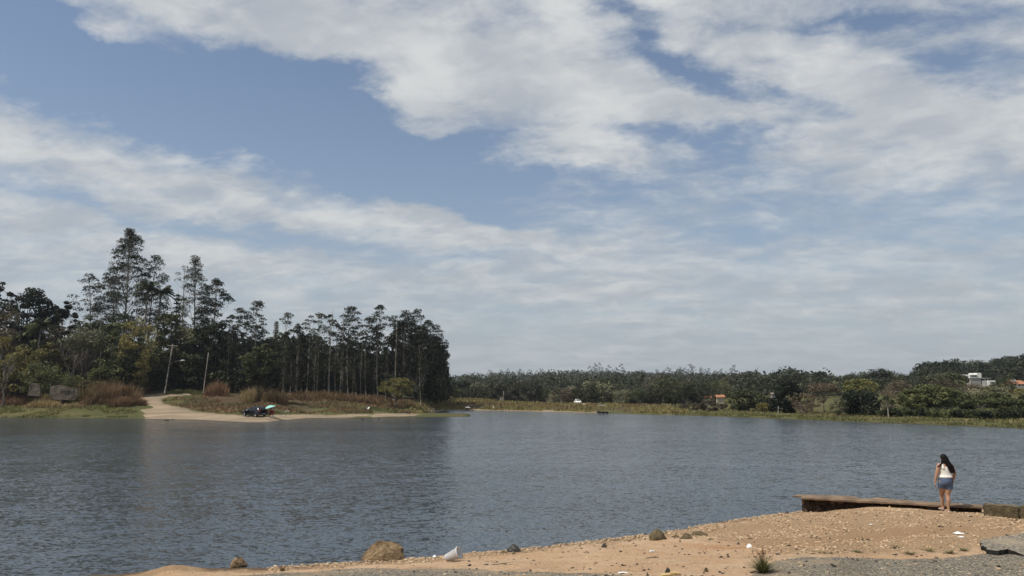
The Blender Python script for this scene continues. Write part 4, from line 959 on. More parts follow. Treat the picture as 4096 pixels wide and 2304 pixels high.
for (u, d, tp, hw, lab) in ((3205, 130, 1590, 50, 'leafless brown spreading tree on the right shore'), (3560, 136, 1575, 40, 'leafless tree among the palm cluster'), (3012, 640, 1453, 15, 'leafless pale tree on the far crest')):
    p = pray(u, tp); p = p / p[1] * d; zb = float(H(p[0], d)[0]); tag(bare(u, max(2, EYE + p[2] - zb), hw / FPX * d * 1.2).obj('bare_tree', K['twig'], None, False, (p[0], d, zb)), lab, 'tree')

def landmark_shore(u):
    return next(t for a, t in ((3540, 'left of the palm cluster'), (3580, 'right at the palm cluster'), (3660, 'under the left of the leafy mass'), (3740, 'under the middle of the leafy mass'), (3820, 'under the right of the leafy mass'), (3900, 'left of the umbrella tree'), (3960, 'under the umbrella tree'), (4030, 'right of the umbrella tree'), (9999, 'at the right picture edge')) if u < a)
# low hedge of shrubs in front of the right trees
hedge = [broad(900 + i, 1.0, .95, clumps=16, per=60, leaf=.11, base=0, limbs=False, squash=.9, clump_r=.5)[1].mesh('shore_shrub', K['dark' if i else 'green']) for i in range(2)]
rr2 = np.random.default_rng(55)
for i in range(26):
    u = 3480 + i * 23 + rr2.random() * 12; d = np.interp(u, FU, FD) + 17 + 4 * rr2.random(); p = ground(u, d); o = link('shore_shrub', hedge[i % 2], None, p); s = .8 + .6 * rr2.random(); o.scale = (s * 1.2, s, s); o.rotation_euler = (0, 0, rr2.random() * 6)
    tag(o, ('low green shrub ' if i % 2 == 0 else 'low dark shrub ') + landmark_shore(u) + ', foot of the right shore trees', 'shrub', 'line of low shrubs on the right shore')


# far hillsides ---------------------------------------------------------------
def joined(tr, cr, name, mt, mc):
    g = Geo(); g.v = tr.v + cr.v; g.n = tr.n + cr.n; g.f = list(tr.f) + [(F + tr.n, 1) for F, _ in cr.f]; return g.mesh(name, [mt, mc])
farB = [joined(*broad(600 + i, 1.0, .52 + .06 * (i % 3), clumps=26, per=90, leaf=.034, base=.02 if i % 2 else .15, squash=.8, clump_r=.36), 'wood_tree', K['greybark'], K[['far', 'far', 'deep', 'greygreen', 'far', 'brown'][i]]) for i in range(6)]
farE = [joined(*euc(700 + i, 1.0, .20, cb=.35, pads=16, shape='dome', leaf=.020, per=38, padr=.08, trunk_r=.010), 'crest_tree', K['bark'], K['far']) for i in range(4)]
rf = np.random.default_rng(99)
def hides(u, d, ztop, hw=25):
    """would a tree here stand in front of one of the buildings on the slope?"""
    vt = 1582 - (ztop - EYE) / d * HK
    return any(a - hw < u < b_ + hw and d < D_ and vt < vb for a, b_, D_, vb in ((3862, 3962, 268, 1532), (4040, 4120, 256, 1552), (1998, 2014, 226, 1607), (2868, 2896, 206, 1588), (3088, 3112, 216, 1582)))
LM = [(1860, 'just right of the wooded point'), (1990, 'left of the cream hut'), (2120, 'right of the cream hut'), (2280, 'left of the white car'), (2420, 'behind the white car and boat'), (2560, 'right above the drain pipes'), (2720, 'midway between drain pipes and cottages'),
      (2860, 'behind the cream cottage'), (2990, 'near the orange roofed cottage'), (3140, 'behind the gate post'), (3260, 'behind the tall grey brown tree'), (3400, 'above the brown bare crowned tree'), (3520, 'above the yellow green crown'), (3640, 'above the palm cluster'), (3780, 'above the big leafy mass'),
      (3860, 'left of the white house'), (3960, 'at the white house'), (4040, 'between the two houses on the hill'), (9999, 'at the orange roofed house')]
def landmark(u, table=None):
    return next(t for a, t in (table or LM) if u < a)
LOOK = {}
def scatter(name, protos, u0, u1, dlo, dhi, n, hlo, hhi, label, group, bias=1.0, absd=False, wide=1.0):
    for i in range(n):
        u = u0 + (u1 - u0) * (i + rf.random()) / n; a = rf.random() ** bias; d = (dlo + (dhi - dlo) * a) + (0 if absd else float(np.interp(u, FU, FD)))
        p = ground(u, d); pk = int(rf.integers(len(protos))); s = hlo + (hhi - hlo) * rf.random() ** 1.4
        s *= .62 + .85 * float(fbm(np.array([u / 70.0]), np.array([d / 60.0]), 3, 5)[0])
        if hides(u, d, p[2] + s): continue
        o = link(name, protos[pk], None, p - [0, 0, .2])
        o.scale = (s * wide * (.85 + .3 * rf.random()), s * wide, s); o.rotation_euler = (0, 0, rf.random() * 6.28); tag(o, LOOK_B[pk] + ' ' + label + ' ' + landmark(u) if protos is not farE else label + ' ' + landmark(u), 'tree', group)
LOOK_B = ['dark', 'roundish dark', 'deep green', 'pale grey green', 'broad dark', 'dull brown']
scatter('wood_tree', farB, 1770, 2900, 50, 95, 66, 4.2, 7.0, 'front tree of far wood', 'front trees of the far wood')
scatter('wood_tree', farB, 1770, 3260, 110, 260, 84, 4.5, 7.5, 'tree on the lower far slope', 'lower slope trees of the far hill')
scatter('crest_tree', farE, 1945, 2330, 440, 470, 26, 8, 12, 'thin eucalyptus on the far left crest', 'thin crest trees left on the far hill')
scatter('crest_tree', farE, 2360, 2500, 440, 460, 9, 10, 14, 'tufted eucalyptus on the middle crest', 'high tuft on the middle crest')
scatter('crest_tree', farE, 2620, 2990, 440, 470, 26, 9, 14, 'thin eucalyptus in the open crest row', 'open row on the right crest')
scatter('wood_tree', farB[:4], 3240, 3860, 110, 210, 62, 3.6, 6.2, 'tree on the near ridge', 'trees of the near right ridge')
scatter('wood_tree', farB[:3], 3740, 4260, 215, 345, 70, 6, 10, 'tree on the high hill', 'trees of the high right hill')
scatter('wood_tree', farB, 3600, 4240, 45, 120, 40, 3.0, 5.0, 'tree on the lower right slope', 'slope trees below the white house')


# the rest of the far wood reads as one mass
def mass(name, u0, u1, dlo, dhi, n, hlo, hhi, mats, seed, q=76, bias=1.0):
    r = np.random.default_rng(seed); g = Geo(); u = u0 + (u1 - u0) * r.random(n); d = np.interp(u, FU, FD) + dlo + (dhi - dlo) * r.random(n) ** bias
    x = (u - 2048) / HK * d; z = H(x, d); hh = (hlo + (hhi - hlo) * r.random(n)) * (.62 + .85 * fbm(u / 70, d / 60, 3, 5))
    gap = (fbm(u / 130 + 5, d / 22, 3, 15) > .60) & (d - np.interp(u, FU, FD) < 330); u, d, x, z, hh = u[~gap], d[~gap], x[~gap], z[~gap], hh[~gap]
    kp = np.array([not hides(a_, b_, c_) for a_, b_, c_ in zip(u, d, z + hh)]); x, d, z, hh = x[kp], d[kp], z[kp], hh[kp]; n = len(x)
    c = np.repeat(np.stack([x, d, z + hh * .55], 1), q, 0); hq = np.repeat(hh, q)[:, None]; dd = rnd_dirs(n * q, r); cc = c + dd * (.80 + .25 * r.random((n * q, 1))) * hq * [.52, .52, .46]
    leaves(g, cc, np.repeat(hh, q) * .07, r, flat=.2, out=dd, outw=.6); o = g.obj(name, mats); o['kind'] = 'stuff'; return o
mass('far_woodland', 1730, 3300, 95, 480, 1500, 5.2, 8.2, K['far'], 61)
mass('ridge_woodland', 3150, 3900, 95, 230, 420, 3.2, 5.0, K['far'], 62)
mass('hill_woodland', 3700, 4500, 170, 380, 620, 6, 9, K['far'], 63)
mass('hill_woodland', 4450, 6000, 30, 330, 620, 6, 9, K['far'], 63)
mass('left_hill_woodland', -1600, -450, 35, 95, 200, 4, 8, K['deep'], 66, 90)
mass('left_hill_woodland', -500, 330, 34, 85, 300, 4.5, 8.0, K['green'], 64, 130)
mass('left_hill_woodland', 300, 900, 46, 85, 200, 4.5, 7.5, K['deep'], 67, 130)
mass('point_woodland', 820, 1760, 66, 110, 260, 7, 13, K['dark'], 65, 120)


# ------------------------------------------------------------------ far bank structures
def at(u, v, d):
    r = pray(u, v); r = r / r[1] * d; return np.array([r[0], d, EYE + r[2]])

# two broken concrete walls on the left bank
def broken_wall(label, pts, d, dep, thick=.35):
    P = [at(u, v, d + (u - pts[0][0]) * dep) for u, v in pts]; c = np.array(P).mean(0); c[2] = min(p[2] for p in P)
    g = Geo(); n = len(P); V = np.array(P + [p + [0, thick, 0] for p in P]) - c
    g.v.append(V); g.n = 2 * n; g.f.append((np.array([list(range(n))[::-1]]), 0)); g.f.append((np.array([list(range(n, 2 * n))]), 0)); g.f.append((np.array([[i, (i + 1) % n, n + (i + 1) % n, n + i] for i in range(n)]), 0))
    o = thing('concrete_wall', label, 'wall', c); g.obj('wall_slab', M['wallgrey'], o); return o, c
wall_a, _ = broken_wall('short pale broken concrete wall stub at far left of the bank', [(110, 1582), (121, 1531), (150, 1536), (158, 1545), (160, 1585)], 135.0, .005)
wall_b, cb_ = broken_wall('longer grey concrete wall with spray painted scrawl on the left bank', [(199, 1596), (200, 1546), (230, 1540), (262, 1546), (300, 1553), (308, 1550), (309, 1590), (296, 1601), (215, 1598)], 135.2, .004)
g = Geo()
for k, (pts) in enumerate([[(247, 1574), (249, 1562), (253, 1570), (257, 1561), (259, 1575)], [(262, 1575), (264, 1561), (268, 1570), (272, 1561), (273, 1575)], [(277, 1560), (277, 1574)], [(277, 1561), (285, 1563), (278, 1568), (287, 1572)], [(290, 1570), (293, 1562), (298, 1560), (299, 1566), (291, 1568)]]):
    P = np.array([at(u, v, 135.14 + (u - 199) * .004) for u, v in pts]) - cb_; g.tube(P, .05, 4)
g.obj('painted_scrawl', M['paint'], wall_b)

# poles
def pole(label, ub, vb, ut, vt, d, r0=.13, cross=False, lamp=False, name='pole', group=None):
    b = at(ub, vb, d); t = at(ut, vt, d); b[2] = min(b[2], float(H(b[0], d)[0])) - .2
    o = thing(name, label, 'utility pole' if name != 'wooden_post' else 'post', b, 0, group); g = Geo(); L = t - b; g.tube([(0, 0, 0), L * .5, L], [r0, r0 * .85, r0 * .65], 8); g.obj('shaft', M['pole'], o, True)
    if cross:
        c = L * .965; g = Geo(); g.tube([c + [-1.05, 0, .06], c + [1.05, 0, -.10]], .09, 4); g.obj('crossarm', M['pole'], o)
        g = Geo(); g.tube([c + [.9, 0, -.1], L * .90], .035, 4); g.obj('brace', M['pole'], o)
        g = Geo(); [g.tube([c + [q, 0, .08], c + [q, 0, .28]], [.06, .04], 6) for q in (-.95, -.5, .5, .95)]; g.obj('insulators', M['darkcloth'], o)
    if lamp:
        a = L * .60; g = Geo(); g.tube([a, a + [1.3, -.2, .55], a + [2.5, -.4, .72]], .05, 5); arm = g.obj('lamp_arm', M['pole'], o)
        g = Geo(); g.loft([(a[0] + 2.85, a[1] - .45, a[2] + .66 + z, .42 * s, .2 * s) for z, s in ((0, .7), (.08, 1), (.16, .8), (.2, .3))], 10); g.obj('lamp_head', M['white'], arm, True)
    return o
pole('bare grey pole standing above the rusty grass on the left bank', 405, 1478, 404, 1357, 147)
pole('leaning utility pole with crossarm and long street lamp arm', 660, 1545, 691, 1376, 150.5, .16, True, True, 'utility_pole')
pole('leaning bare pole right of the street lamp', 813, 1560, 834, 1410, 151, .12)
pole('thin utility pole on the right ridge, left one', 3548, 1566, 3549, 1508, 230, .13, False, False, 'utility_pole', 'poles of the right ridge')
pole('pale utility pole on the right ridge below the skyline', 3690, 1566, 3690, 1514, 215, .14, False, False, 'utility_pole', 'poles of the right ridge')
pole('pale mast beside the small cream hut', 2013, 1600, 2014, 1564, 226, .12, False, False, 'mast')
p = pole('weathered wooden gate post with rail at the right meadow edge', 3113, 1650, 3113, 1624, 137, .10, False, False, 'wooden_post'); g = Geo(); g.tube([(0, 0, 1.2), (.9, 0, .95)], .05, 4); g.obj('rail', M['pole'], p)


# houses ---------------------------------------------------------------
def window(g_, w, h, parent, x, y, z, frame=M['greywall']):
    g = Geo(); g.box((x - w / 2, y - .04, z), (x + w / 2, y - .01, z + h)); f = g.obj('window', M['pane'], parent)
    g = Geo()
    for a, b in (((-w / 2 - .06, 0), (-w / 2, h)), ((w / 2, 0), (w / 2 + .06, h)), ((-w / 2, h), (w / 2, h + .06)), ((-w / 2, -.06), (w / 2, 0))): g.box((x + a[0], y - .07, z + a[1]), (x + b[0], y - .01, z + b[1]))
    g.obj('frame', frame, f); return f
def gable(g, x0, x1, y0, y1, z0, zr, ov=.35):
    ym = (y0 + y1) / 2; a = (zr - z0) / (ym - y0)
    for sy, ye in ((-1, y0), (1, y1)):
        e = ye + sy * ov; ze = z0 - a * ov; V = [[x0 - ov, e, ze], [x1 + ov, e, ze], [x1 + ov, ym, zr], [x0 - ov, ym, zr]]; V += [[p[0], p[1], p[2] + .14] for p in V]
        g.add(V, [[3, 2, 1, 0], [4, 5, 6, 7], [0, 1, 5, 4], [1, 2, 6, 5], [2, 3, 7, 6], [3, 0, 4, 7]])
DH = 262.0; mpp = DH / FPX                       # metres per photo pixel at the white house
b = at(3890, 1526, DH); wh = thing('white_house', 'white two storey house with square tower high on the right hill', 'house', b)
X_ = lambda u: (u - 3890) * mpp
Z_ = lambda v: (1526 - v) * mpp
g = Geo(); g.box((X_(3883), 0, -6), (X_(3924), 6, Z_(1513))); g.obj('lower_wall', M['greywall'], wh)
g = Geo(); g.box((X_(3880), -.25, Z_(1512.9)), (X_(3908), 5.8, Z_(1500.5))); g.box((X_(3868), .6, Z_(1504)), (X_(3879.9), 5, Z_(1498.5))); g.obj('upper_wall', M['white'], wh)
g = Geo(); g.box((X_(3908.1), -.2, Z_(1512.8)), (X_(3926), 4.5, Z_(1492))); g.obj('tower', M['white'], wh)
for (u0, u1) in ((3889, 3895), (3898, 3906), (3880.5, 3883)): window(None, (u1 - u0) * mpp, 3.2 * mpp, wh, X_((u0 + u1) / 2), -.25, Z_(1506.6))
g = Geo(); g.box((X_(3880), -.5, Z_(1500.4)), (X_(3908), 6, Z_(1499.2))); g.obj('roof', M['white'], wh)
g = Geo(); g.box((X_(3928), -1.2, Z_(1514.5)), (X_(3957), 5, Z_(1512))); g.obj('terrace_roof', M['greywall'], wh)
for u in (3934, 3946): g = Geo(); g.tube([(X_(u), -.9, -5), (X_(u), -.9, Z_(1514.6))], .10, 6); g.obj('column', M['white'], wh)
b2 = at(3966, 1536, DH - 8); ann = thing('white_annex', 'low white arched annex below the terrace of the white house', 'house', b2); g = Geo()
a_ = [(-1.1, -5), (-1.1, 1.25), (1.5, 1.25), (1.5, -5), (.95, -5), (.95, .1), (.7, .6), (.25, .8), (-.2, .6), (-.45, .1), (-.45, -5)]; n = len(a_)
V = np.array([[x, 0, z] for x, z in a_] + [[x, .5, z] for x, z in a_]); g.v.append(V); g.n = 2 * n
g.f.append((np.array([list(range(n))]), 0)); g.f.append((np.array([list(range(n, 2 * n))[::-1]]), 0)); g.f.append((np.array([[(i + 1) % n, i, n + i, n + (i + 1) % n] for i in range(n)]), 0)); g.obj('arched_wall', M['white'], ann)
g = Geo(); g.box((-1.0, .52, -5), (1.45, 3.5, 1.2)); g.obj('wall', M['greywall'], ann)
b3 = at(4074, 1545, 250); oh = thing('orange_roof_house', 'white house with orange clay roof at the right picture edge', 'house', b3); k = 250 / FPX
g = Geo(); g.box((-12 * k, 0, -6), (26 * k, 5, 9 * k)); g.obj('wall', M['white'], oh)
g = Geo(); gable(g, -16 * k, 30 * k, -.2, 5.2, 9.2 * k, 22 * k); g.obj('roof', M['rooftile'], oh)
window(None, 8 * k, 5 * k, oh, 4 * k, 0, 2 * k); window(None, 5 * k, 5 * k, oh, 18 * k, 0, 2 * k)
g = Geo(); g.box((-8 * k, 1.2, 16 * k), (0, 2.1, 27 * k)); g.obj('chimney', M['white'], oh)
g = Geo(); g.box((-26 * k, .3, -6), (-12.1 * k, 4, 5 * k)); g.obj('side_wall', M['white'], oh)
g = Geo(); gable(g, -28 * k, -12.2 * k, .2, 4.1, 5.1 * k, 12 * k); g.obj('side_roof', M['rooftile'], oh)
def cottage(label, u, v, d, wpx, hpx, wallm, roofm, rp=.5):
    b = at(u, v, d); k = d / FPX; W_ = wpx * k / 2; Hh = hpx * k; o = thing('cottage', label, 'house', b); g = Geo(); g.box((-W_, 0, -5), (W_, W_ * 1.3, Hh)); g.obj('wall', wallm, o)
    g = Geo(); gable(g, -W_, W_, 0, W_ * 1.3, Hh + .01, Hh + W_ * rp); g.obj('roof', roofm, o); window(None, W_ * .4, Hh * .5, o, 0, 0, Hh * .3, wallm); return o
b = at(2006, 1602, 222); hut = thing('hut', 'small cream hut with one dark window at the wood edge', 'hut', b); k = 222 / FPX
g = Geo(); g.box((-6 * k, 0, -1.5), (6 * k, 1.2, 10.5 * k)); g.obj('wall', M['cream'], hut); window(None, 4.2 * k, 4 * k, hut, 0, 0, 4 * k, M['cream']); g = Geo(); g.box((-7 * k, -.15, 10.6 * k), (7 * k, 1.3, 11.8 * k)); g.obj('roof', M['cream'], hut)
cottage('orange roofed cottage among the trees left of the dark bush trees', 2882, 1591, 200, 26, 4, M['cream'], M['rooftile'], .45)
cottage('cream cottage just left of the orange roofed one in the trees', 2830, 1596, 190, 26, 6, M['cream'], M['rooftile'], .4)
cottage('pale roofed building between the trees above the gate post', 3100, 1579, 210, 24, 3, M['greywall'], M['concrete'], .3)
cottage('low tan roof half hidden in the wood right of the cream hut', 2078, 1596, 240, 26, 3, M['cream'], M['concrete'], .35)


# ------------------------------------------------------------------ vehicles and people on the far banks
def wheel(parent, x, y, r=.31, wdt=.2):
    g = Geo(); pr = [(r * .60, -wdt / 2), (r * .93, -wdt / 2), (r, -wdt * .3), (r, wdt * .3), (r * .93, wdt / 2), (r * .60, wdt / 2)]; k = 20; th = np.arange(k) * 2 * np.pi / k
    def lathe(pr): return np.concatenate([np.stack([a * np.cos(th), np.full(k, b), a * np.sin(th)], 1) for a, b in pr]), [[i * k + j, i * k + (j + 1) % k, (i + 1) * k + (j + 1) % k, (i + 1) * k + j] for i in range(len(pr) - 1) for j in range(k)]
    root = None; V, F = lathe(pr); g.add(V + [x, y, r], F); wv = g.obj('wheel', M['black'], parent, True)
    s = 1 if y > 0 else -1; g = Geo(); V, F = lathe([(.02, s * wdt * .40), (r * .3, s * wdt * .42), (r * .55, s * wdt * .36), (r * .66, s * wdt * .5)]); g.add(V + [x, y, r], F); g.obj('rim', M['rim'], wv, True); return wv
def build_car(label, loc, rot, paint, name='car', sc=1.0, open_door=False):
    root = thing(name, label, 'car', loc, rot)
    # cross sections along x (front at -x): x, half width, z floor, z belt, z top, roof half width
    S = [(-2.02, .62, .38, .60, .66, .52), (-1.92, .76, .26, .66, .74, .66), (-1.30, .82, .22, .86, .93, .74), (-.86, .84, .22, .93, 1.00, .70), (-.22, .85, .22, .95, 1.44, .58), (.35, .85, .22, .96, 1.50, .60),
         (1.10, .85, .22, .97, 1.50, .59), (1.62, .84, .24, .98, 1.40, .57), (1.96, .81, .28, .97, 1.02, .66), (2.05, .74, .36, .80, .86, .62)]
    V = []; 
    for x, hw, zf, zb, zt, rw in S:
        V += [(x, -hw * .9, zf), (x, -hw, zf + .16), (x, -hw * 1.0, (zf + zb) / 2 + .08), (x, -hw * .97, zb), (x, -rw, zt - .05), (x, -rw * .75, zt), (x, rw * .75, zt), (x, rw, zt - .05), (x, hw * .97, zb), (x, hw, (zf + zb) / 2 + .08), (x, hw, zf + .16), (x, hw * .9, zf)]
    k = 12; n = len(S); g = Geo(); F = [[i * k + j, i * k + (j + 1) % k, (i + 1) * k + (j + 1) % k, (i + 1) * k + j] for i in range(n - 1) for j in range(k)]
    g.add(V, F); g.f.append((np.array([list(range(k))]), 0)); g.f.append((np.array([[(n - 1) * k + j for j in range(k)][::-1]]), 0)); g.obj('body', paint, root, True)
    def pane(name, P, m=M['carglass'], th=.012):
        P = np.array(P, float); nr = np.cross(P[1] - P[0], P[-1] - P[0]); nr /= np.linalg.norm(nr); g = Geo(); q = len(P); g.v.append(np.concatenate([P, P + nr * th])); g.n = 2 * q
        g.f.append((np.array([list(range(q))[::-1]]), 0)); g.f.append((np.array([list(range(q, 2 * q))]), 0)); g.f.append((np.array([[i, (i + 1) % q, q + (i + 1) % q, q + i] for i in range(q)]), 0)); return g.obj(name, m, root)
    for s in (-1, 1):
        side = lambda x, t: (x, s * (np.interp(x, [-.86, -.22, .35, 1.1, 1.62, 1.96], [.82, .825, .825, .825, .815, .79]) * (1 - t) + t * np.interp(x, [-.86, -.22, .35, 1.1, 1.62, 1.96], [.72, .58, .60, .59, .57, .66])) + s * .012, np.interp(x, [-.86, -.22, .35, 1.1, 1.62, 1.96], [.93, .95, .96, .97, .98, .97]) * (1 - t) + t * np.interp(x, [-.86, -.22, .35, 1.1, 1.62, 1.96], [.96, 1.39, 1.45, 1.45, 1.35, .98]))
        o_ = 1 if s > 0 else -1
        for a, b_ in ((-.62, .22), (.28, 1.02), (1.08, 1.55)):
            P = [side(a, .08), side(b_, .08), side(b_, .88), side(max(a, -.2), .88)]; pane('side_window', P if s < 0 else P[::-1])
        g = Geo(); g.box((-.66, s * .86, .92), (-.48, s * 1.02, 1.06)); g.obj('mirror', M['lampclear'] if s < 0 else paint, root)
        g = Geo(); g.box((-1.97, s * .50 - .14, .60), (-1.90, s * .50 + .14, .73)); g.obj('headlight', M['lampclear'], root)
        g = Geo(); g.box((1.90, s * .66 - .12, .84), (2.03, s * .66 + .12, 1.12)); g.obj('tail_light', M['lampred'], root)
        for x in (-1.24, 1.25): wheel(root, x, s * .76)
        if not (open_door and s < 0):
            g = Geo(); g.box((-.60, s * .855 - .008, .30), (.24, s * .855 + .008, .90)); d_ = g.obj('front_door', paint, root); g = Geo(); g.box((.06, s * .875 - .012, .80), (.2, s * .875 + .012, .84)); g.obj('handle', M['black'], d_)
        g = Geo(); g.box((.30, s * .858 - .008, .32), (1.02, s * .858 + .008, .92)); d_ = g.obj('rear_door', paint, root); g = Geo(); g.box((.84, s * .878 - .012, .82), (.98, s * .878 + .012, .86)); g.obj('handle', M['black'], d_)
    pane('windscreen', [(-.84, .62, 1.01), (-.84, -.62, 1.01), (-.26, -.50, 1.43), (-.26, .50, 1.43)], M['carglass'])
    pane('rear_window', [(1.99, -.58, 1.05), (1.99, .58, 1.05), (1.67, .50, 1.38), (1.67, -.50, 1.38)], M['carglass'])
    g = Geo(); g.box((2.02, -.78, .34), (2.14, .78, .54)); g.obj('rear_bumper', paint, root); g = Geo(); g.box((2.145, -.22, .40), (2.155, .22, .50)); g.obj('number_plate', M['rim'], root)
    g = Geo(); g.box((-2.10, -.74, .30), (-1.98, .74, .50)); g.obj('front_bumper', paint, root)
    if open_door:
        a = R(58); h = np.array([-.60, -.86, 0]); d = np.array([math.cos(a), -math.sin(a), 0]); nn = np.array([d[1], -d[0], 0]) * .03; g = Geo()
        for P in ([(0, .28), (.86, .30), (.88, .92), (0, .90)],):
            q = [h + d * x + [0, 0, z] for x, z in P]; g.add(q + [p + nn for p in q], [[3, 2, 1, 0], [4, 5, 6, 7], [0, 1, 5, 4], [1, 2, 6, 5], [2, 3, 7, 6], [3, 0, 4, 7]])
        fr = [h + d * x + [0, 0, z] for x, z in ((0, .9), (.36, 1.36), (.88, 1.40), (.88, .92))]; g.tube(fr, .025, 5); dr = g.obj('open_door', paint, root)
        g = Geo(); g.box((0, 0, 0), (.14, .03, .04), loc=h + d * .7 + [0, -.05, .8]); g.obj('handle', M['black'], dr)
    root.scale = (sc,) * 3; return root

pc = hit(1018, 1665); CAR_ROT = R(-33)
car = build_car('black hatchback with open front door parked at the water edge', (pc[0], pc[1], pc[2] + .01), CAR_ROT, M['carpaint'], 'parked_car', 1.0, True)
# the ground slopes to the lake: sit the car on it
ca_, sa_ = math.cos(CAR_ROT), math.sin(CAR_ROT)
zz = {k_: float(H(pc[0] + ca_ * x - sa_ * y, pc[1] + sa_ * x + ca_ * y)[0]) for k_, (x, y) in dict(f=(-1.24, 0), r=(1.25, 0), l=(0, -.76), rr=(0, .76)).items()}
car.rotation_euler = (math.atan2(zz['rr'] - zz['l'], 1.52), -math.atan2(zz['r'] - zz['f'], 2.49), CAR_ROT); car.location.z = (zz['f'] + zz['r']) / 2 + .01

def umbrella(label, base, apex, axis, rad, hgt, m, name='beach_umbrella'):
    axis = np.array(axis, float) / np.linalg.norm(axis); a = np.cross(axis, [0, 1, .01]); a /= np.linalg.norm(a); b_ = np.cross(axis, a); o = thing(name, label, 'umbrella', base); base = np.array(base); k = 16; g = Geo()
    th = np.arange(k) * 2 * np.pi / k; rings = [np.array(apex) - base + np.zeros((k, 3))]
    for t in (.35, .7, 1.0):
        q = 1 + (.0 if t < 1 else -.05) * (np.arange(k) % 2); rings.append(np.array(apex) - base - axis * hgt * t ** 1.25 + (np.cos(th) * q)[:, None] * a * rad * t + (np.sin(th) * q)[:, None] * b_ * rad * t)
    top = np.concatenate(rings); V = np.concatenate([top, top - axis * .02]); F = [[i * k + j, i * k + (j + 1) % k, (i + 1) * k + (j + 1) % k, (i + 1) * k + j] for i in range(3) for j in range(k)]
    g.add(V, F + [[q + 4 * k for q in f[::-1]] for f in F]); g.obj('canopy', m, o); g = Geo(); g.tube([(0, 0, -.25), np.array(apex) - base + axis * .1], .025, 6); g.obj('pole', M['pole'], o)
    for j in range(0, k, 4): g = Geo(); g.tube([top[j], top[3 * k + j] - axis * .03], .012, 3); g.obj('rib', M['pole'], o)
    return o
pu = hit(1082, 1668); ap = at(1077, 1621, pu[1] - .2)
umbrella('tilted mint green beach umbrella behind the black car', (pu[0], pu[1], pu[2]), ap, (-.26, -.10, .95), .92, .36, M['mint'])
pw = hit(1870, 1640); umbrella('small white beach umbrella on the far sand', (pw[0], pw[1], pw[2]), at(1871, 1626, pw[1]), (.05, 0, 1), .75, .3, M['white'])


# people ---------------------------------------------------------------
def remesh(g, voxel, name, m, parent, smooth_it=3):
    me = g.mesh('tmp', m); o = link('tmp', me); md = o.modifiers.new('r', 'REMESH'); md.mode = 'VOXEL'; md.voxel_size = voxel; md.use_smooth_shade = True
    sm = o.modifiers.new('s', 'SMOOTH'); sm.iterations = smooth_it; sm.factor = .5
    dg = bpy.context.evaluated_depsgraph_get(); dg.update(); out = bpy.data.meshes.new_from_object(o.evaluated_get(dg)); bpy.data.objects.remove(o)
    out.materials.clear(); out.materials.append(m); out.polygons.foreach_set('use_smooth', np.ones(len(out.polygons), bool)); return link(name, out, parent)
def limb(g, pts, rad, k=14):
    pts = np.asarray(pts, float); n = 6 * (len(pts) - 1) + 1; t = np.linspace(0, len(pts) - 1, n); P = np.stack([np.interp(t, range(len(pts)), pts[:, q]) for q in range(3)], 1); r_ = np.interp(t, range(len(pts)), rad)
    d0 = (P[0] - P[1]) / np.linalg.norm(P[0] - P[1]); d1 = (P[-1] - P[-2]) / np.linalg.norm(P[-1] - P[-2])
    P = np.concatenate([[P[0] + d0 * r_[0] * .85], [P[0] + d0 * r_[0] * .5], P, [P[-1] + d1 * r_[-1] * .5], [P[-1] + d1 * r_[-1] * .85]]); r_ = np.concatenate([[r_[0] * .5], [r_[0] * .87], r_, [r_[-1] * .87], [r_[-1] * .5]]); g.tube(P, r_, k)
def ball(g, c, r3, k=14, n=9):
    th = np.linspace(-np.pi / 2 * .96, np.pi / 2 * .96, n); g.loft([(c[0], c[1], c[2] + r3[2] * math.sin(t), r3[0] * math.cos(t), r3[1] * math.cos(t)) for t in th], k)

def hand(g, wr, dr, side, curl=.5, s=1.0):
    """palm, four unequal bent fingers and a thumb; wr wrist point, dr direction of the hand, side points to the thumb"""
    wr, dr, side = [np.array(q, float) for q in (wr, dr, side)]; dr /= np.linalg.norm(dr); side -= dr * side.dot(dr); side /= np.linalg.norm(side); nrm = np.cross(dr, side)
    for q in np.linspace(-1, 1, 4): limb(g, [wr, wr + dr * .085 * s + side * q * .028 * s], [.017 * s, .014 * s], 8)
    for q, L in zip((1, .35, -.3, -.95), (.070, .080, .074, .056)):
        b = wr + dr * .085 * s + side * q * .027 * s; m = b + (dr * math.cos(curl * .6) + nrm * math.sin(curl * .6)) * L * .5 * s; e = m + (dr * math.cos(curl * 1.6) + nrm * math.sin(curl * 1.6)) * L * .5 * s; limb(g, [b, m, e], [.0095 * s, .0088 * s, .0075 * s], 8)
    b = wr + dr * .025 * s + side * .026 * s; m = b + (side * .75 + dr * .65) * .035 * s; limb(g, [b, m, m + (dr * .9 + side * .2 + nrm * .3) * .032 * s], [.013 * s, .011 * s, .009 * s], 8)

pf = hit(3792, 2047)
woman = thing('person', 'woman with long black hair walking away in white sleeveless top and blue shorts', 'person', (pf[0], pf[1], float(H(pf[0], pf[1])[0])))
g = Geo()
g.loft([(.005, 0, .80, .165, .125), (.005, 0, .88, .185, .14), (.012, .005, .96, .172, .125), (.016, .012, 1.04, .158, .112), (.018, .012, 1.14, .168, .112), (.020, .008, 1.24, .178, .108), (.020, .004, 1.315, .155, .088), (.020, .002, 1.355, .09, .065)], 20)
limb(g, [(.018, .0, 1.33), (.018, .022, 1.44)], [.056, .052])
ball(g, (.018, .045, 1.52), (.074, .092, .108)); limb(g, [(.018, .10, 1.45), (.018, .085, 1.43)], [.045, .05])       # skull, jaw
limb(g, [(.018, .135, 1.525), (.018, .150, 1.495)], [.010, .014], 8)                                                  # nose
for s in (-1, 1): ball(g, (.018 + s * .076, .045, 1.505), (.012, .022, .032), 8, 7)                                   # ears
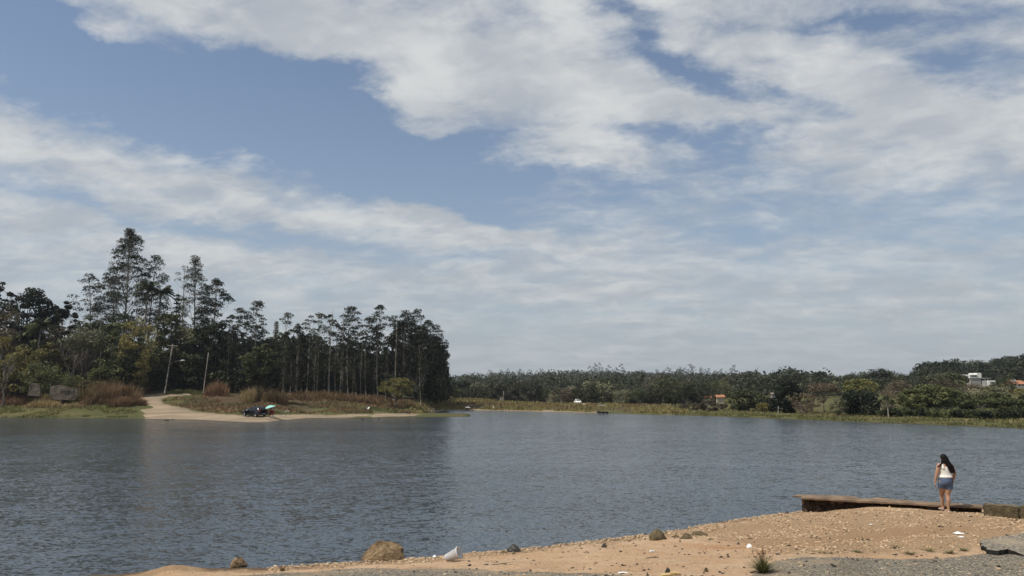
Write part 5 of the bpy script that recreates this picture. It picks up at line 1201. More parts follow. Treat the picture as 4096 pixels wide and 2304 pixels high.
for s in (-1, 1): ball(g, (.018 + s * .03, .128, 1.53), (.012, .008, .008), 8, 5)                                     # eyes
limb(g, [(.0, .137, 1.462), (.036, .137, 1.462)], [.006, .006], 6)                                                    # mouth
limb(g, [(-.148, .0, 1.315), (-.205, -.01, 1.18), (-.238, .0, 1.06)], [.058, .052, .042]); limb(g, [(-.238, .0, 1.06), (-.265, .02, .94), (-.285, .03, .835)], [.043, .038, .025])
limb(g, [(.190, .0, 1.315), (.250, -.005, 1.19), (.282, .0, 1.075)], [.058, .052, .042]); limb(g, [(.282, .0, 1.075), (.288, .05, .98), (.272, .085, .895)], [.043, .038, .026])
hand(g, (-.285, .03, .835), (-.06, .05, -1), (.35, 1, 0), .45); hand(g, (.272, .085, .895), (-.06, .35, -1), (-.6, 1, 0), 1.1)
limb(g, [(.075, .0, .82), (.050, -.005, .62), (.030, .0, .46)], [.118, .094, .062]); limb(g, [(.030, .0, .46), (.020, -.035, .33), (.008, -.02, .10)], [.060, .060, .036])
limb(g, [(-.085, .02, .82), (-.062, .10, .62), (-.045, .17, .46)], [.115, .090, .060]); limb(g, [(-.045, .17, .46), (-.042, .16, .33), (-.030, .20, .13)], [.058, .057, .036])
limb(g, [(.006, -.035, .045), (.016, .06, .035), (.022, .15, .025)], [.034, .036, .026]); limb(g, [(-.030, .18, .085), (-.033, .28, .055), (-.036, .36, .04)], [.034, .036, .026])
body = remesh(g, .0085, 'body', M['skin'], woman)
g = Geo()                                                                                                             # top
g.loft([(.010, .003, .965, .193, .148), (.014, .006, .99, .196, .150), (.016, .012, 1.04, .176, .130), (.018, .013, 1.10, .178, .126), (.020, .010, 1.18, .186, .124), (.020, .008, 1.245, .176, .118), (.020, .006, 1.27, .150, .108)], 20)
for s, x0 in ((-1, -.085), (1, .125)):
    limb(g, [(x0 * .95, -.075, 1.235), (x0 * .98, -.055, 1.325), (x0, .0, 1.365), (x0 * .95, .07, 1.30), (x0 * .9, .085, 1.235)], [.046, .034, .026, .034, .046], 10)
remesh(g, .008, 'sleeveless_top', M['top'], woman, 2)
g = Geo()                                                                                                             # shorts
g.loft([(.008, .0, .985, .180, .136), (.006, .0, .93, .184, .146), (.004, .0, .86, .188, .156), (.0, .005, .79, .184, .148), (.0, .01, .755, .17, .13)], 20)
limb(g, [(.085, .0, .80), (.074, .0, .715), (.064, -.002, .64)], [.118, .117, .114]); limb(g, [(-.092, .02, .80), (-.084, .055, .72), (-.074, .085, .645)], [.112, .106, .102])
sh = remesh(g, .0085, 'shorts', M['denim'], woman, 2)
bm = bmesh.new(); bm.from_mesh(sh.data)
for co, no in (((0, 0, .638), (-.10, 0, -1)), ((0, 0, .985), (.08, 0, 1))): bmesh.ops.bisect_plane(bm, geom=bm.verts[:] + bm.edges[:] + bm.faces[:], plane_co=co, plane_no=no, clear_outer=True)
bm.to_mesh(sh.data); bm.free()
g = Geo()                                                                                                             # hair: scalp plus long tapering locks down the right, a wisp blown left
ball(g, (.018, .028, 1.530), (.088, .100, .108)); r_ = np.random.default_rng(2)
for i in range(30):
    t = i / 29; x0 = -.050 + .125 * t; xe = .06 + .155 * t + r_.normal() * .012; ze = 1.17 - .075 * r_.random() - .03 * t
    limb(g, [(x0, -.045, 1.535), (x0 * 1.1 + .015, -.075, 1.43), ((x0 + xe) / 2 + .02, -.125, 1.30), (xe, -.135, ze)], [.026, .026, .022, .006], 7)
for i in range(9):
    t = i / 8; limb(g, [(-.05, -.02, 1.50 - .03 * t), (-.085, -.05, 1.40 - .02 * t), (-.15 - .02 * t, -.075, 1.335 - .03 * t), (-.225 - .04 * r_.random(), -.085, 1.285 - .035 * t - .02 * r_.random())], [.028, .026, .018, .005], 7)
remesh(g, .0075, 'hair', M['hair'], woman, 1)
for P in ([(.006, -.045, .018), (.016, .06, .018), (.022, .16, .016)], [(-.030, .165, .052), (-.033, .28, .026), (-.036, .37, .014)]):
    g = Geo(); V = []; limb(g, P, [.036, .042, .034], 10); 
    for b_ in g.v: b_[:, 2] = P[0][2] + (b_[:, 2] - P[0][2]) * .35 - .004
    g.obj('sandal', M['shoe'], woman, True)

def small_person(label, p, rot, shirt, trousers, pose='sit', hairm=M['hair']):
    o = thing('person', label, 'person', p, rot); g = Geo()
    if pose == 'sit': hip, kn, an = (.10, 0, .46), (.10, .42, .48), (.10, .46, .06); sho = 1.0
    else: hip, kn, an = (.09, 0, .88), (.09, .03, .47), (.09, 0, .06); sho = 1.38
    dz = sho - 1.38
    for s in (-1, 1):
        m_ = lambda q: (q[0] * s, q[1], q[2]); limb(g, [m_(hip), m_(kn)], [.085, .06], 8); limb(g, [m_(kn), m_(an)], [.055, .038], 8); limb(g, [m_((.09, an[1] - .02, .04)), m_((.10, an[1] + .14, .03))], [.04, .03], 8)
        limb(g, [(s * .19, 0, sho), (s * .25, .05, sho - .28), (s * .20, .26, sho - .42)], [.05, .042, .03], 8); hand(g, (s * .20, .26, sho - .42), (0, 1, -.3), (-s, 0, .3), .6)
    g.loft([(0, 0, hip[2] - .06, .15, .11), (0, 0, hip[2] + .12, .15, .11), (0, 0, sho - .05, .18, .11), (0, 0, sho + .05, .07, .06)], 12); limb(g, [(0, 0, sho), (0, .01, sho + .12)], [.05, .048], 8); ball(g, (0, .02, sho + .20), (.075, .09, .105)); limb(g, [(0, .11, sho + .21), (0, .12, sho + .185)], [.01, .013], 6)
    remesh(g, .017, 'body', M['skin'], o, 2)
    g = Geo(); g.loft([(0, 0, hip[2] + .02, .165, .125), (0, 0, hip[2] + .15, .165, .125), (0, 0, sho - .05, .195, .125), (0, 0, sho + .035, .12, .08)], 12)
    for s in (-1, 1): limb(g, [(s * .17, 0, sho - .01), (s * .24, .04, sho - .22)], [.066, .060], 8)
    remesh(g, .018, 'shirt', shirt, o, 1); g = Geo(); g.loft([(0, 0, hip[2] - .08, .165, .125), (0, 0, hip[2] + .06, .165, .125)], 12)
    for s in (-1, 1): limb(g, [(s * hip[0], hip[1], hip[2]), (s * kn[0] * 1.02, (hip[1] + kn[1] * 2) / 3, (hip[2] + kn[2] * 2) / 3)], [.105, .09], 8)
    remesh(g, .018, 'shorts', trousers, o, 1); g = Geo(); ball(g, (0, -.005, sho + .225), (.085, .095, .10)); g.obj('hair', hairm, o, True); return o
def chair(label, p, rot, m, group=None):
    o = thing('camp_chair', label, 'chair', p, rot, group); g = Geo(); g.box((-.25, -.22, .36), (.25, .24, .39)); g.obj('seat', m, o); g = Geo(); g.add([(-.25, -.22, .40), (.25, -.22, .40), (.25, -.38, .86), (-.25, -.38, .86), (-.25, -.25, .40), (.25, -.25, .40), (.25, -.41, .86), (-.25, -.41, .86)], [[0, 1, 2, 3], [7, 6, 5, 4], [0, 4, 5, 1], [1, 5, 6, 2], [2, 6, 7, 3], [3, 7, 4, 0]]); g.obj('backrest', m, o)
    for s in (-1, 1):
        for y0, y1 in ((.22, -.30), (-.24, .28)): g = Geo(); g.tube([(s * .26, y0, .40), (s * .26, y1, 0)], .015, 5); g.obj('leg', M['rim'], o)
    return o
for k_, (u, v, lab, sm_, tm, rot) in enumerate([(1083, 1668, 'person in red shirt sitting on a camp chair behind the black car', M['red'], M['darkcloth'], R(60)), (1091, 1667, 'person in dark clothes sitting right of the one in red', M['darkcloth'], M['darkcloth'], R(100))]):
    p = hit(u, v); small_person(lab, p, rot, sm_, tm); chair('low camp chair under the person in ' + ('red shirt' if k_ == 0 else 'dark clothes'), p - [0, 0, .0], rot, M['red' if k_ == 0 else 'darkcloth'], 'camp chairs behind the car')
p = hit(1872, 1640); small_person('person sitting under the small white umbrella on the far sand', (p[0] + .3, p[1], p[2]), R(170), M['darkcloth'], M['darkcloth'])
p = hit(1890, 1641); small_person('person sitting right of the small white umbrella', p, R(190), M['darkcloth'], M['denim'])
p = hit(2004, 1643); small_person('lone person standing at the far water edge', p, R(150), M['darkcloth'], M['darkcloth'], 'stand')
p = hit(980, 1648); g = Geo(); g.tube([(0, 0, -.2), (.02, 0, .35), (0, 0, .62)], [.20, .17, .19], 9); g.tube([(.1, 0, .3), (.3, -.05, .55)], [.06, .04], 6); o = g.obj('tree_stump', M['bark'], None, True, p); tag(o, 'dark tree stump on the grass left of the black car', 'stump')
pcar2 = at(2311, 1615, 224); pcar2[2] = float(H(pcar2[0], 224)[0]); build_car('small white car parked on the grassy far bank', pcar2, R(96), M['white'], 'parked_car')


# birds, cattle-sized dark dots, mounds -----------------------------------------
def egret(label, p, rot, flying=False, s=1.0):
    o = thing('egret', label, 'bird', p, rot, 'white egrets'); o.scale = (s,) * 3; g = Geo(); z0 = .0 if flying else .42
    limb(g, [(-.22, 0, z0 + .02), (0, 0, z0 + .08), (.16, 0, z0 + .12)], [.035, .095, .06], 10); limb(g, [(.16, 0, z0 + .12), (.24, 0, z0 + .30), (.20, 0, z0 + .42), (.27, 0, z0 + .50)], [.05, .026, .022, .036], 8); limb(g, [(-.22, 0, z0), (-.38, 0, z0 - .03)], [.035, .02], 6); remesh(g, .014, 'body', M['bird'], o, 2)
    g = Geo(); g.tube([(.29, 0, z0 + .50), (.42, 0, z0 + .47)], [.014, .003], 5); g.obj('beak', M['beak'], o)
    for s_ in (-1, 1):
        if flying:
            g = Geo(); pts = [(.10, .05, .10), (.16, .35, .30), (.02, .85, .62), (-.10, .95, .66), (-.22, .55, .40), (-.18, .08, .06)]; V = [(x, y * s_, z) for x, y, z in pts]; V += [(x, y, z + .025) for x, y, z in V]; g.v.append(np.array(V)); g.n = 12; g.f.append((np.array([[0, 1, 4, 5], [1, 2, 3, 4], [11, 10, 7, 6], [10, 9, 8, 7]]), 0)); g.f.append((np.array([[i, (i + 1) % 6, 6 + (i + 1) % 6, 6 + i] for i in range(6)]), 0)); g.obj('wing', M['bird'], o)
        else:
            g = Geo(); g.tube([(0, s_ * .03, z0 + .04), (.02, s_ * .03, .2), (0, s_ * .03, 0)], .010, 5); g.obj('leg', M['black'], o)
    return o
egret('white egret flying with raised wings low over the point', at(1470, 1637, 112), R(160), True, .55)
p = hit(1975, 1639); egret('white egret standing on the far sand', p, R(120), False, 1.0)
p = hit(1147, 1656); egret('white egret on the grass right of the car, left one', hit(1143, 1653), R(20), False, .6); egret('white egret on the grass right of the car, right one', hit(1153, 1652), R(200), False, .6)
def mound(name, label, cat, u, v, w, h, m, seed):
    p = hit(u, v); k = p[1] / FPX; r = np.random.default_rng(seed); g = Geo(); n = 16; ss = [(0, 0, -.2, w * k / 2, w * k / 2)] + [(r.normal() * .05, 0, h * k * t, w * k / 2 * math.sqrt(max(.02, 1 - t ** 2)), w * k / 2.2 * math.sqrt(max(.02, 1 - t ** 2))) for t in (.25, .55, .8, .95)]; g.loft(ss, n); o = g.obj(name, m, None, True, p); return tag(o, label, cat)
mound('beach_tent', 'white dome shaped beach tent on the grass of the point', 'tent', 1605, 1626, 17, 7, M['white'], 1)
mound('sand_heap', 'pale sand heap on the far bank right of the white car, left one', 'sand heap', 2338, 1621, 18, 7, M['stone'], 2)
mound('sand_heap', 'steeper sand heap on the far bank, right one', 'sand heap', 2358, 1622, 10, 9, M['stone'], 3)
p = at(2408, 1624, 178); p[2] = float(H(p[0], 178)[0]); g = Geo(); L = 1.25
V = [(-L, 0, .5), (-L * .8, -.35, .45), (0, -.5, .42), (L * .8, -.45, .45), (L, 0, .48), (L * .8, .45, .45), (0, .5, .42), (-L * .8, .35, .45)]; V += [(x * .8, y * .6, .0) for x, y, z in V]; g.v.append(np.array(V)); g.n = 16; g.f.append((np.array([list(range(8))]), 0)); g.f.append((np.array([list(range(8, 16))[::-1]]), 0)); g.f.append((np.array([[i, 8 + i, 8 + (i + 1) % 8, (i + 1) % 8] for i in range(8)]), 0))
tag(g.obj('rowing_boat', M['white'], None, False, p), 'pale small boat lying on the grass of the far bank', 'boat')
for i, (u, v, lab) in enumerate([(2401, 1655, 'left one of three black drain pipe mouths on the far bank'), (2415, 1656, 'middle one of three black drain pipe mouths on the far bank'), (2430, 1656, 'right one of three black drain pipe mouths on the far bank')]):
    p = hit(u, v); o = thing('drain_pipe', lab, 'pipe', (p[0], p[1], p[2]), R(12), 'three drain pipes on the far bank'); k = 18; th = np.arange(k) * 2 * np.pi / k; g = Geo(); r0, r1 = .20, .16
    rings = [(r0, 0), (r0, 1.6), (r1, 1.6), (r1, 0)]; V = np.concatenate([np.stack([a * np.cos(th), np.full(k, b), a * np.sin(th) + .30], 1) for a, b in rings]); g.add(V, [[q * k + j, q * k + (j + 1) % k, ((q + 1) % 4) * k + (j + 1) % k, ((q + 1) % 4) * k + j] for q in range(4) for j in range(k)]); g.obj('pipe_wall', M['black'], o)
    g = Geo(); g.add(np.stack([r1 * np.cos(th), np.full(k, .9), r1 * np.sin(th) + .30], 1), [list(range(k))]); g.obj('dark_inside', M['black'], o); g = Geo(); g.box((-.2, 0.3, -.35), (.2, 1.5, .08)); g.obj('cradle', M['concrete'], o)
def vulture(label, p, rot):
    o = thing('dark_bird', label, 'bird', p, rot, 'dark birds on the sand of the point'); g = Geo(); limb(g, [(-.2, 0, .22), (0, 0, .30), (.14, 0, .42)], [.05, .13, .07], 9); limb(g, [(.14, 0, .42), (.2, 0, .54), (.27, 0, .52)], [.04, .04, .02], 7); limb(g, [(-.2, 0, .22), (-.38, 0, .12)], [.06, .03], 7); remesh(g, .018, 'body', M['darkcloth'], o, 1)
    for s_ in (-1, 1): g = Geo(); g.tube([(0, s_ * .05, .22), (0, s_ * .05, 0)], .015, 4); g.obj('leg', M['greybark'], o)
vulture('dark bird on the sand at the point, left one', hit(1625, 1657), R(170)); vulture('dark bird on the sand at the point, right one', hit(1639, 1657), R(20))
def floater(label, u, v, w, h, rot):
    p = on_plane(u, v); k = p[1] / FPX; g = Geo(); g.tube([(-w * k / 2, 0, -.02), (-w * k * .1, .05, .06), (w * k / 2, 0, .01)], [h * k * .35, h * k * .5, h * k * .3], 7); g.tube([(0, 0, .05), (w * k * .2, .1, h * k * .9)], [.04, .02], 4); tag(g.obj('driftwood', M['bark'], None, False, p), label, 'driftwood')
floater('dark driftwood log in the water off the sand road', 667, 1681, 22, 5, 0); floater('small dark driftwood right of the log', 691, 1678, 9, 3, 0); floater('dark driftwood off the point, larger one', 1449, 1677, 12, 5, 0); floater('dark driftwood off the point, smaller one', 1513, 1677, 7, 3, 0)


# ------------------------------------------------------------------ the near beach
def rock_geo(seed, sx, sy, sz, rough=.22, sub=3, flat_base=-.35, taper=0.0):
    bm = bmesh.new(); bmesh.ops.create_icosphere(bm, subdivisions=sub, radius=1); r = np.random.default_rng(seed); cuts = [(rnd_dirs(1, r)[0], .55 + .35 * r.random()) for _ in range(9)]
    off = r.random(3) * 50; from mathutils import noise as mn
    for v in bm.verts:
        c = np.array(v.co)
        for n_, dd in cuts:
            q = c.dot(n_)
            if q > dd: c = c - n_ * (q - dd) * .85
        k = 1 + rough * mn.fractal(Vector(c * 1.7 + off), 1.0, 2.0, 4)
        h_ = max(c[2] * k, flat_base); tp_ = 1 - taper * max(h_, 0); v.co = Vector((c[0] * sx * k * tp_, c[1] * sy * k * tp_, h_ * sz))
    me = bpy.data.meshes.new('rock'); bm.to_mesh(me); bm.free(); return me
def rock(label, u, v, wpx, hpx, m, seed, rotz=0, name='rock', cat='rock', sub=4, group=None, rough=.2):
    p = hit(u, v); k = p[1] / FPX; me = rock_geo(seed, wpx * k / 2 * 1.1, wpx * k / 2 * .8, hpx * k * 1.0, rough, sub, -.12, .34); me.materials.append(m)
    o = link(name, me, None, (p[0], p[1] + wpx * k * .2, p[2] + hpx * k * .02)); o.rotation_euler = (0, 0, rotz); return tag(o, label, cat, group)
rock('largest ochre boulder with pale veins at the water edge', 1540, 2240, 168, 68, M['rock'], 14, 0.0, rough=.16)
rock('rounded ochre rock half sunk in sand left of the largest boulder', 945, 2270, 74, 34, M['rock'], 5, .8)
rock('mossy brown rock at the shore right of the dark stone', 2630, 2160, 72, 36, M['mossrock'], 8, .4)
rock('dark grey stone with white flecks right of the plastic tub', 2056, 2208, 54, 24, M['darkrock'], 9, 0)
rock('flat mossy rock on the pebbles right of the mossy brown one', 2745, 2156, 52, 20, M['mossrock'], 21, .2)
rock('long flat mossy rock behind the other flat one', 2800, 2143, 60, 16, M['mossrock'], 22, .1)
rock('small flat rock between the mossy ones', 2704, 2150, 30, 9, M['mossrock'], 23, 0)
rock('small brown rock in the pebbles further down the shore', 2845, 2160, 22, 9, M['mossrock'], 24, 0)
rock('upright small dark rock on the pebble shore left of the mossy one', 2418, 2190, 20, 16, M['darkrock'], 25, 0)
rock('grey olive stone left of the dark flecked stone', 2018, 2214, 30, 11, M['mossrock'], 26, 0)
rock('olive stone in front of the dark flecked stone', 2055, 2217, 20, 9, M['mossrock'], 27, 0)
rock('black stone standing in the water by the mossy rock', 2579, 2141, 16, 10, M['darkrock'], 28, 0)
rock('cube shaped brown stone on the sand left of the grass tuft', 2826, 2288, 18, 19, M['mossrock'], 29, .5, rough=.1)
rock('dark tar lump behind the splintered board', 2672, 2290, 22, 18, M['darkrock'], 30, .5, 'tar_lump', 'tar lump')
rock('dark tar lump near the bottom edge left of the board', 2590, 2304, 16, 10, M['darkrock'], 31, .5, 'tar_lump', 'tar lump')
rock('white round stone on the red earth behind the grass tuft', 3000, 2190, 22, 14, M['litter'], 32, .2)
rock('dark flat rock on the pebbles left of the long concrete slab', 3150, 2055, 24, 8, M['darkrock'], 33, .2)
rock('brown stone at the foot of the concrete blocks', 4070, 2084, 14, 9, M['mossrock'], 34, .2)
rock('dark lump of broken asphalt at the right edge', 4092, 2150, 14, 12, M['darkrock'], 35, .2, 'asphalt_lump', 'asphalt lump')
rock('pale stone left of the plastic tub', 1737, 2230, 18, 9, M['litter'], 36, .2)
rock('pinkish stone on the sand below the red earth', 2380, 2256, 17, 11, M['stone'], 37, .2)
rock('dark round stone lying on the red earth in mid beach', 2955, 2178, 15, 7, M['darkrock'], 38, .2)

# concrete slab along the shore, with its washed-out bank underneath
mslab = mat('tan weathered concrete', (0.235, 0.165, 0.112), (0.14, 0.096, 0.062), 2.0, .9, .2, .01); M['earthbank'] = rock_mat('clay bank with shade', (0.075, 0.048, 0.028), (0.035, 0.022, 0.014), (0.16, 0.10, 0.055), 5)  # bank clay darkened to paint in the shade below the slab lip
A = at(3205, 1991, 23.9); Bv = at(3934, 2029, 22.0)
ax = (Bv - A); ax[2] = 0; Ls = np.linalg.norm(ax); ax /= Ls; ay = np.array([-ax[1], ax[0], 0])
slab = thing('concrete_slab', 'long broken concrete slab along the water behind the woman', 'slab', A)
r_ = np.random.default_rng(4); n = 60; t = np.linspace(0, 1, n); fr = (fbm(t * 14, t * 0, 4, 3) - .5) * .10; bk = .52 + (fbm(t * 10, t * 0 + 9, 3, 8) - .5) * .10; bk = bk * np.interp(t, [0, .04, .5, 1], [.75, 1, 1, .8])
zt = (Bv[2] - A[2]) * t; th_ = .045 + (fbm(t * 22, t * 0 + 3, 3, 5) - .5) * .03
P = [np.outer(t * Ls, ax) + np.outer(o_, ay) + np.outer(z_, [0, 0, 1]) for o_, z_ in ((fr, zt), (bk, zt + .02), (bk, zt - .6), (fr + .3, zt - th_ - .06), (fr, zt - th_))]
V = np.stack(P, 1).reshape(-1, 3); g = Geo(); g.add(V, [[i * 5 + j, i * 5 + (j + 1) % 5, (i + 1) * 5 + (j + 1) % 5, (i + 1) * 5 + j][::-1] for i in range(n - 1) for j in range(5)]); g.f.append((np.array([[0, 1, 2, 3, 4]]), 0)); g.f.append((np.array([[(n - 1) * 5 + j for j in (4, 3, 2, 1, 0)]]), 0)); g.obj('slab_top', mslab, slab)
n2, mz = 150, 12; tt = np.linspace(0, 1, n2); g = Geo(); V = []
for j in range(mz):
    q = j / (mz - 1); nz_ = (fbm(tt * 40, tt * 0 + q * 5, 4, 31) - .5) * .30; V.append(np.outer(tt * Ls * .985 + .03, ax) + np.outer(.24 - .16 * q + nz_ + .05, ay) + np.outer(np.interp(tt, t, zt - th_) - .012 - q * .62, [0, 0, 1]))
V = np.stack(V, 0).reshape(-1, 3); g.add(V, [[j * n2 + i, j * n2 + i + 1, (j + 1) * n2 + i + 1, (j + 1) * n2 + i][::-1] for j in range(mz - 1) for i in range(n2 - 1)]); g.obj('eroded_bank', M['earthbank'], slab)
A2 = at(3170, 1983, 24.7); B2 = at(3440, 1992, 24.3); g = Geo(); d_ = B2 - A2; g.add([A2 - A, A2 - A + d_ * .5 + [0, -.12, 0], B2 - A, B2 - A + [0, .5, 0], A2 - A + [.3, .35, 0], A2 - A - [0, 0, .05], A2 - A + d_ * .5 + [0, -.12, -.06], B2 - A - [0, 0, .06], B2 - A + [0, .5, -.06], A2 - A + [.3, .35, -.05]], [[0, 1, 2, 3, 4], [9, 8, 7, 6, 5]]); g.f.append((np.array([[i, 5 + i, 5 + (i + 1) % 5, (i + 1) % 5] for i in range(5)]), 0)); g.obj('broken_tongue', mslab, slab)
for i, (u, v, w, lab) in enumerate([(3345, 2010, 9, None), (3295, 2026, 14, None), (3390, 2012, 8, None), (3600, 2040, 16, 'x'), (3690, 2028, 14, 'x'), (3560, 2026, 10, None), (3450, 2035, 14, None)]):
    rock(['pale stone stuck in the washed out bank under the slab', 'pale flat stone at the water below the slab end', 'small stone under the slab near its broken end', 'tan stone in front of the washed out bank', 'white stone left of the walking woman', 'reddish stone against the washed out bank', 'yellow stone in front of the dark hollow'][i], u, v + 4, w, w * .6, M['litter' if lab and i == 4 else 'stone'], 50 + i, sub=2)
# two concrete blocks at the right end
for i, (u0, u1, vt, vb, lab) in enumerate([(3936, 4078, 2027, 2066, 'brown concrete block at the right end of the slab, left one'), (4080, 4200, 2030, 2074, 'brown concrete block cut by the right picture edge')]):
    a, b_ = at(u0, vb, 21.0 - i * .42), at(u1, vb, 20.55 - i * .42); hgt = (vb - vt) / FPX * 20.8 + .03; d = b_ - a; d[2] = 0; L = np.linalg.norm(d); d /= L; e = np.array([-d[1], d[0], 0]); bm = bmesh.new()
    vs = [bm.verts.new(Vector(d * x + e * y + np.array([0, 0, z]))) for z in (-.25, hgt) for x, y in ((0, 0), (L, 0), (L, .45), (0, .45))]
    for f in ([3, 2, 1, 0], [4, 5, 6, 7], [0, 1, 5, 4], [1, 2, 6, 5], [2, 3, 7, 6], [3, 0, 4, 7]): bm.faces.new([vs[q] for q in f])
    bmesh.ops.bevel(bm, geom=bm.edges[:], offset=.025, segments=2, affect='EDGES'); bmesh.ops.subdivide_edges(bm, edges=bm.edges[:], cuts=2)
    for v in bm.verts: v.co += Vector(r_.normal(size=3) * .006)
    me = bpy.data.meshes.new('concrete_block'); bm.to_mesh(me); bm.free(); me.materials.append(M['mossrock']); a[2] = max(float(H(a[0], a[1])[0]), a[2] - .02); tag(link('concrete_block', me, None, a), lab, 'block', 'concrete blocks at the right edge')

# raised asphalt with a broken edge at the right
def asphalt_mat():
    m, T, b, o = new_mat('grey worn asphalt'); g = T.new('ShaderNodeNewGeometry').outputs['Position']; f = T.noise(T.rot(g, 0, (1, .6, 1)), 26, 5, .75)
    c = T.mix(T.ramp(f, .42, .58), (0.25, 0.217, 0.164), (0.085, 0.078, 0.067)); c = T.mix(T.ramp(T.noise(T.rot(g, 0, (1, .6, 1), (3, 5, 0)), 21, 3, .6), .56, .64), c, (0.40, 0.34, 0.25)); c = T.mix(T.m('MULTIPLY', T.ramp(T.noise(g, 1.1, 4, .6), .5, .65), .5), c, (0.32, 0.255, 0.175))
    T.put(b.inputs['Base Color'], c); b.inputs['Roughness'].default_value = .92; bp = T.new('ShaderNodeBump'); bp.inputs['Distance'].default_value = .012; T.put(bp.inputs['Height'], f); T.l.new(bp.outputs[0], b.inputs['Normal']); return m
edge = [(3990, 2221), (3955, 2216), (3932, 2206), (3922, 2190), (3930, 2178), (3960, 2172), (4005, 2163), (4060, 2157), (4120, 2150), (4300, 2140), (4800, 2160), (4900, 2330), (4300, 2260), (4040, 2216)]
E = np.array([hit(*q)[:2] for q in edge]); cE = E.mean(0); bm = bmesh.new(); ring = []
for i in range(len(E)):
    a, b_ = E[i], E[(i + 1) % len(E)]; k = max(2, int(np.linalg.norm(b_ - a) / .09))
    for q in range(k): p = a + (b_ - a) * q / k; p = p + (r_.random(2) - .5) * .10; ring.append(p)
n = len(ring); rings = []
for s_, dz in ((1.0, -.12), (.995, .085), (.98, .095), (.8, .07), (.55, .03), (.25, .012)):
    rw_ = []
    for p in ring:
        q = cE + (p - cE) * s_; rise = np.interp(u_of(q[0], q[1]), [3900, 3990, 4030, 4062], [1, .9, .3, .0]) if v_of(q[0], q[1], float(H(q[0], q[1])[0]))[1] > 2200 else 1.0
        rw_.append(bm.verts.new((q[0], q[1], float(H(q[0], q[1])[0]) + (dz * rise if dz > 0 else dz) + (.004 if dz > 0 else 0))))
    rings.append(rw_)
cv = bm.verts.new((cE[0], cE[1], float(H(*cE)[0]) + .05))
for a, b_ in zip(rings[:-1], rings[1:]):
    for i in range(n): bm.faces.new((a[i], a[(i + 1) % n], b_[(i + 1) % n], b_[i]))
for i in range(n): bm.faces.new((rings[-1][i], rings[-1][(i + 1) % n], cv))
bmesh.ops.recalc_face_normals(bm, faces=bm.faces[:]); me = bpy.data.meshes.new('asphalt_pavement'); bm.to_mesh(me); bm.free(); me.materials.append(asphalt_mat()); me.materials.append(mat('black broken asphalt with shade', (0.035, 0.033, 0.032), (0.015, 0.014, 0.014), 14, .95, .1, .02))
for pl in me.polygons: pl.material_index = 1 if abs(pl.normal.z) < .75 else 0  # broken side faces: black asphalt, with shade the sun doesn't give painted in
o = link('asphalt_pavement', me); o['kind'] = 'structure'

# plastic tub
m, T, b, o_ = new_mat('translucent plastic'); b.inputs['Base Color'].default_value = (0.68, 0.68, 0.68, 1); b.inputs['Roughness'].default_value = .35; b.inputs['Transmission Weight'].default_value = .35; b.inputs['IOR'].default_value = 1.2; M['plastic'] = m
d_ = hit(1800, 2243)[1]; k = d_ / FPX; lo = at(1783, 2232, d_); hi = at(1838, 2207, d_); axv = (hi - lo) + np.array([0, -.10, 0]); Lc = np.linalg.norm(axv); tub = thing('plastic_tub', 'translucent plastic tub lying tipped over on the shore', 'tub', lo)
q = Vector(axv).to_track_quat('Z', 'Y'); kk = 28; th = np.arange(kk) * 2 * np.pi / kk; prof = [(.01, 0), (.066, 0), (.072, .01), (.125, Lc), (.132, Lc), (.132, Lc + .008), (.122, Lc + .008), (.069, .015), (.01, .008)]
V = np.concatenate([np.stack([a * np.cos(th), a * np.sin(th), np.full(kk, z)], 1) for a, z in prof]); V = V @ np.array(q.to_matrix()).T; g = Geo(); g.add(V, [[i * kk + j, i * kk + (j + 1) % kk, (i + 1) * kk + (j + 1) % kk, (i + 1) * kk + j] for i in range(len(prof) - 1) for j in range(kk)]); g.obj('tub_wall', M['plastic'], tub, True)
V = np.concatenate([np.stack([a * np.cos(th), a * np.sin(th), np.full(kk, z)], 1) for a, z in [(.133, Lc - .02), (.139, Lc - .012), (.139, Lc + .004), (.1325, Lc + .012)]]) @ np.array(q.to_matrix()).T; g = Geo(); g.add(V, [[i * kk + j, i * kk + (j + 1) % kk, (i + 1) * kk + (j + 1) % kk, (i + 1) * kk + j] for i in range(3) for j in range(kk)]); g.obj('rim', M['plastic'], tub, True)

# litter, board, twigs
def scrap(name, label, cat, u, v, w, h, m, seed):
    p = hit(u, v); k = p[1] / FPX; r = np.random.default_rng(seed); nx, ny = 9, 6; xs = np.linspace(-.5, .5, nx); ys = np.linspace(-.5, .5, ny); g = Geo(); W_ = w * k; D_ = h * k * 3.2; L0 = []
    for y in ys:
        for x in xs: L0.append((x * W_ * (1 - .3 * abs(y)) + r.normal() * W_ * .03, y * D_ * (1 - .4 * abs(x)) + r.normal() * D_ * .05, .01 + abs(r.normal()) * h * k * .22 * (1 - 1.6 * abs(x)) * (abs(x) < .5)))
    F = [[j * nx + i, j * nx + i + 1, (j + 1) * nx + i + 1, (j + 1) * nx + i] for j in range(ny - 1) for i in range(nx - 1)]; V = np.array(L0); g.add(np.concatenate([V, V - [0, 0, .006]]), F + [[q + nx * ny for q in f[::-1]] for f in F]); return tag(g.obj(name, m, None, True, p + [0, 0, .005]), label, cat)
scrap('litter_sheet', 'crumpled white sheet of litter on the beach below the woman', 'litter', 3837, 2136, 40, 12, M['litter'], 1)
scrap('litter_sheet', 'small torn pale scrap below the crumpled white sheet', 'litter', 3847, 2150, 18, 8, M['litter'], 2)
scrap('litter_sheet', 'white scrap on the sand below the mossy brown rock', 'litter', 2608, 2207, 20, 5, M['litter'], 3)
scrap('litter_sheet', 'pale scrap at the asphalt edge left of the board', 'litter', 2492, 2294, 38, 6, M['litter'], 4)
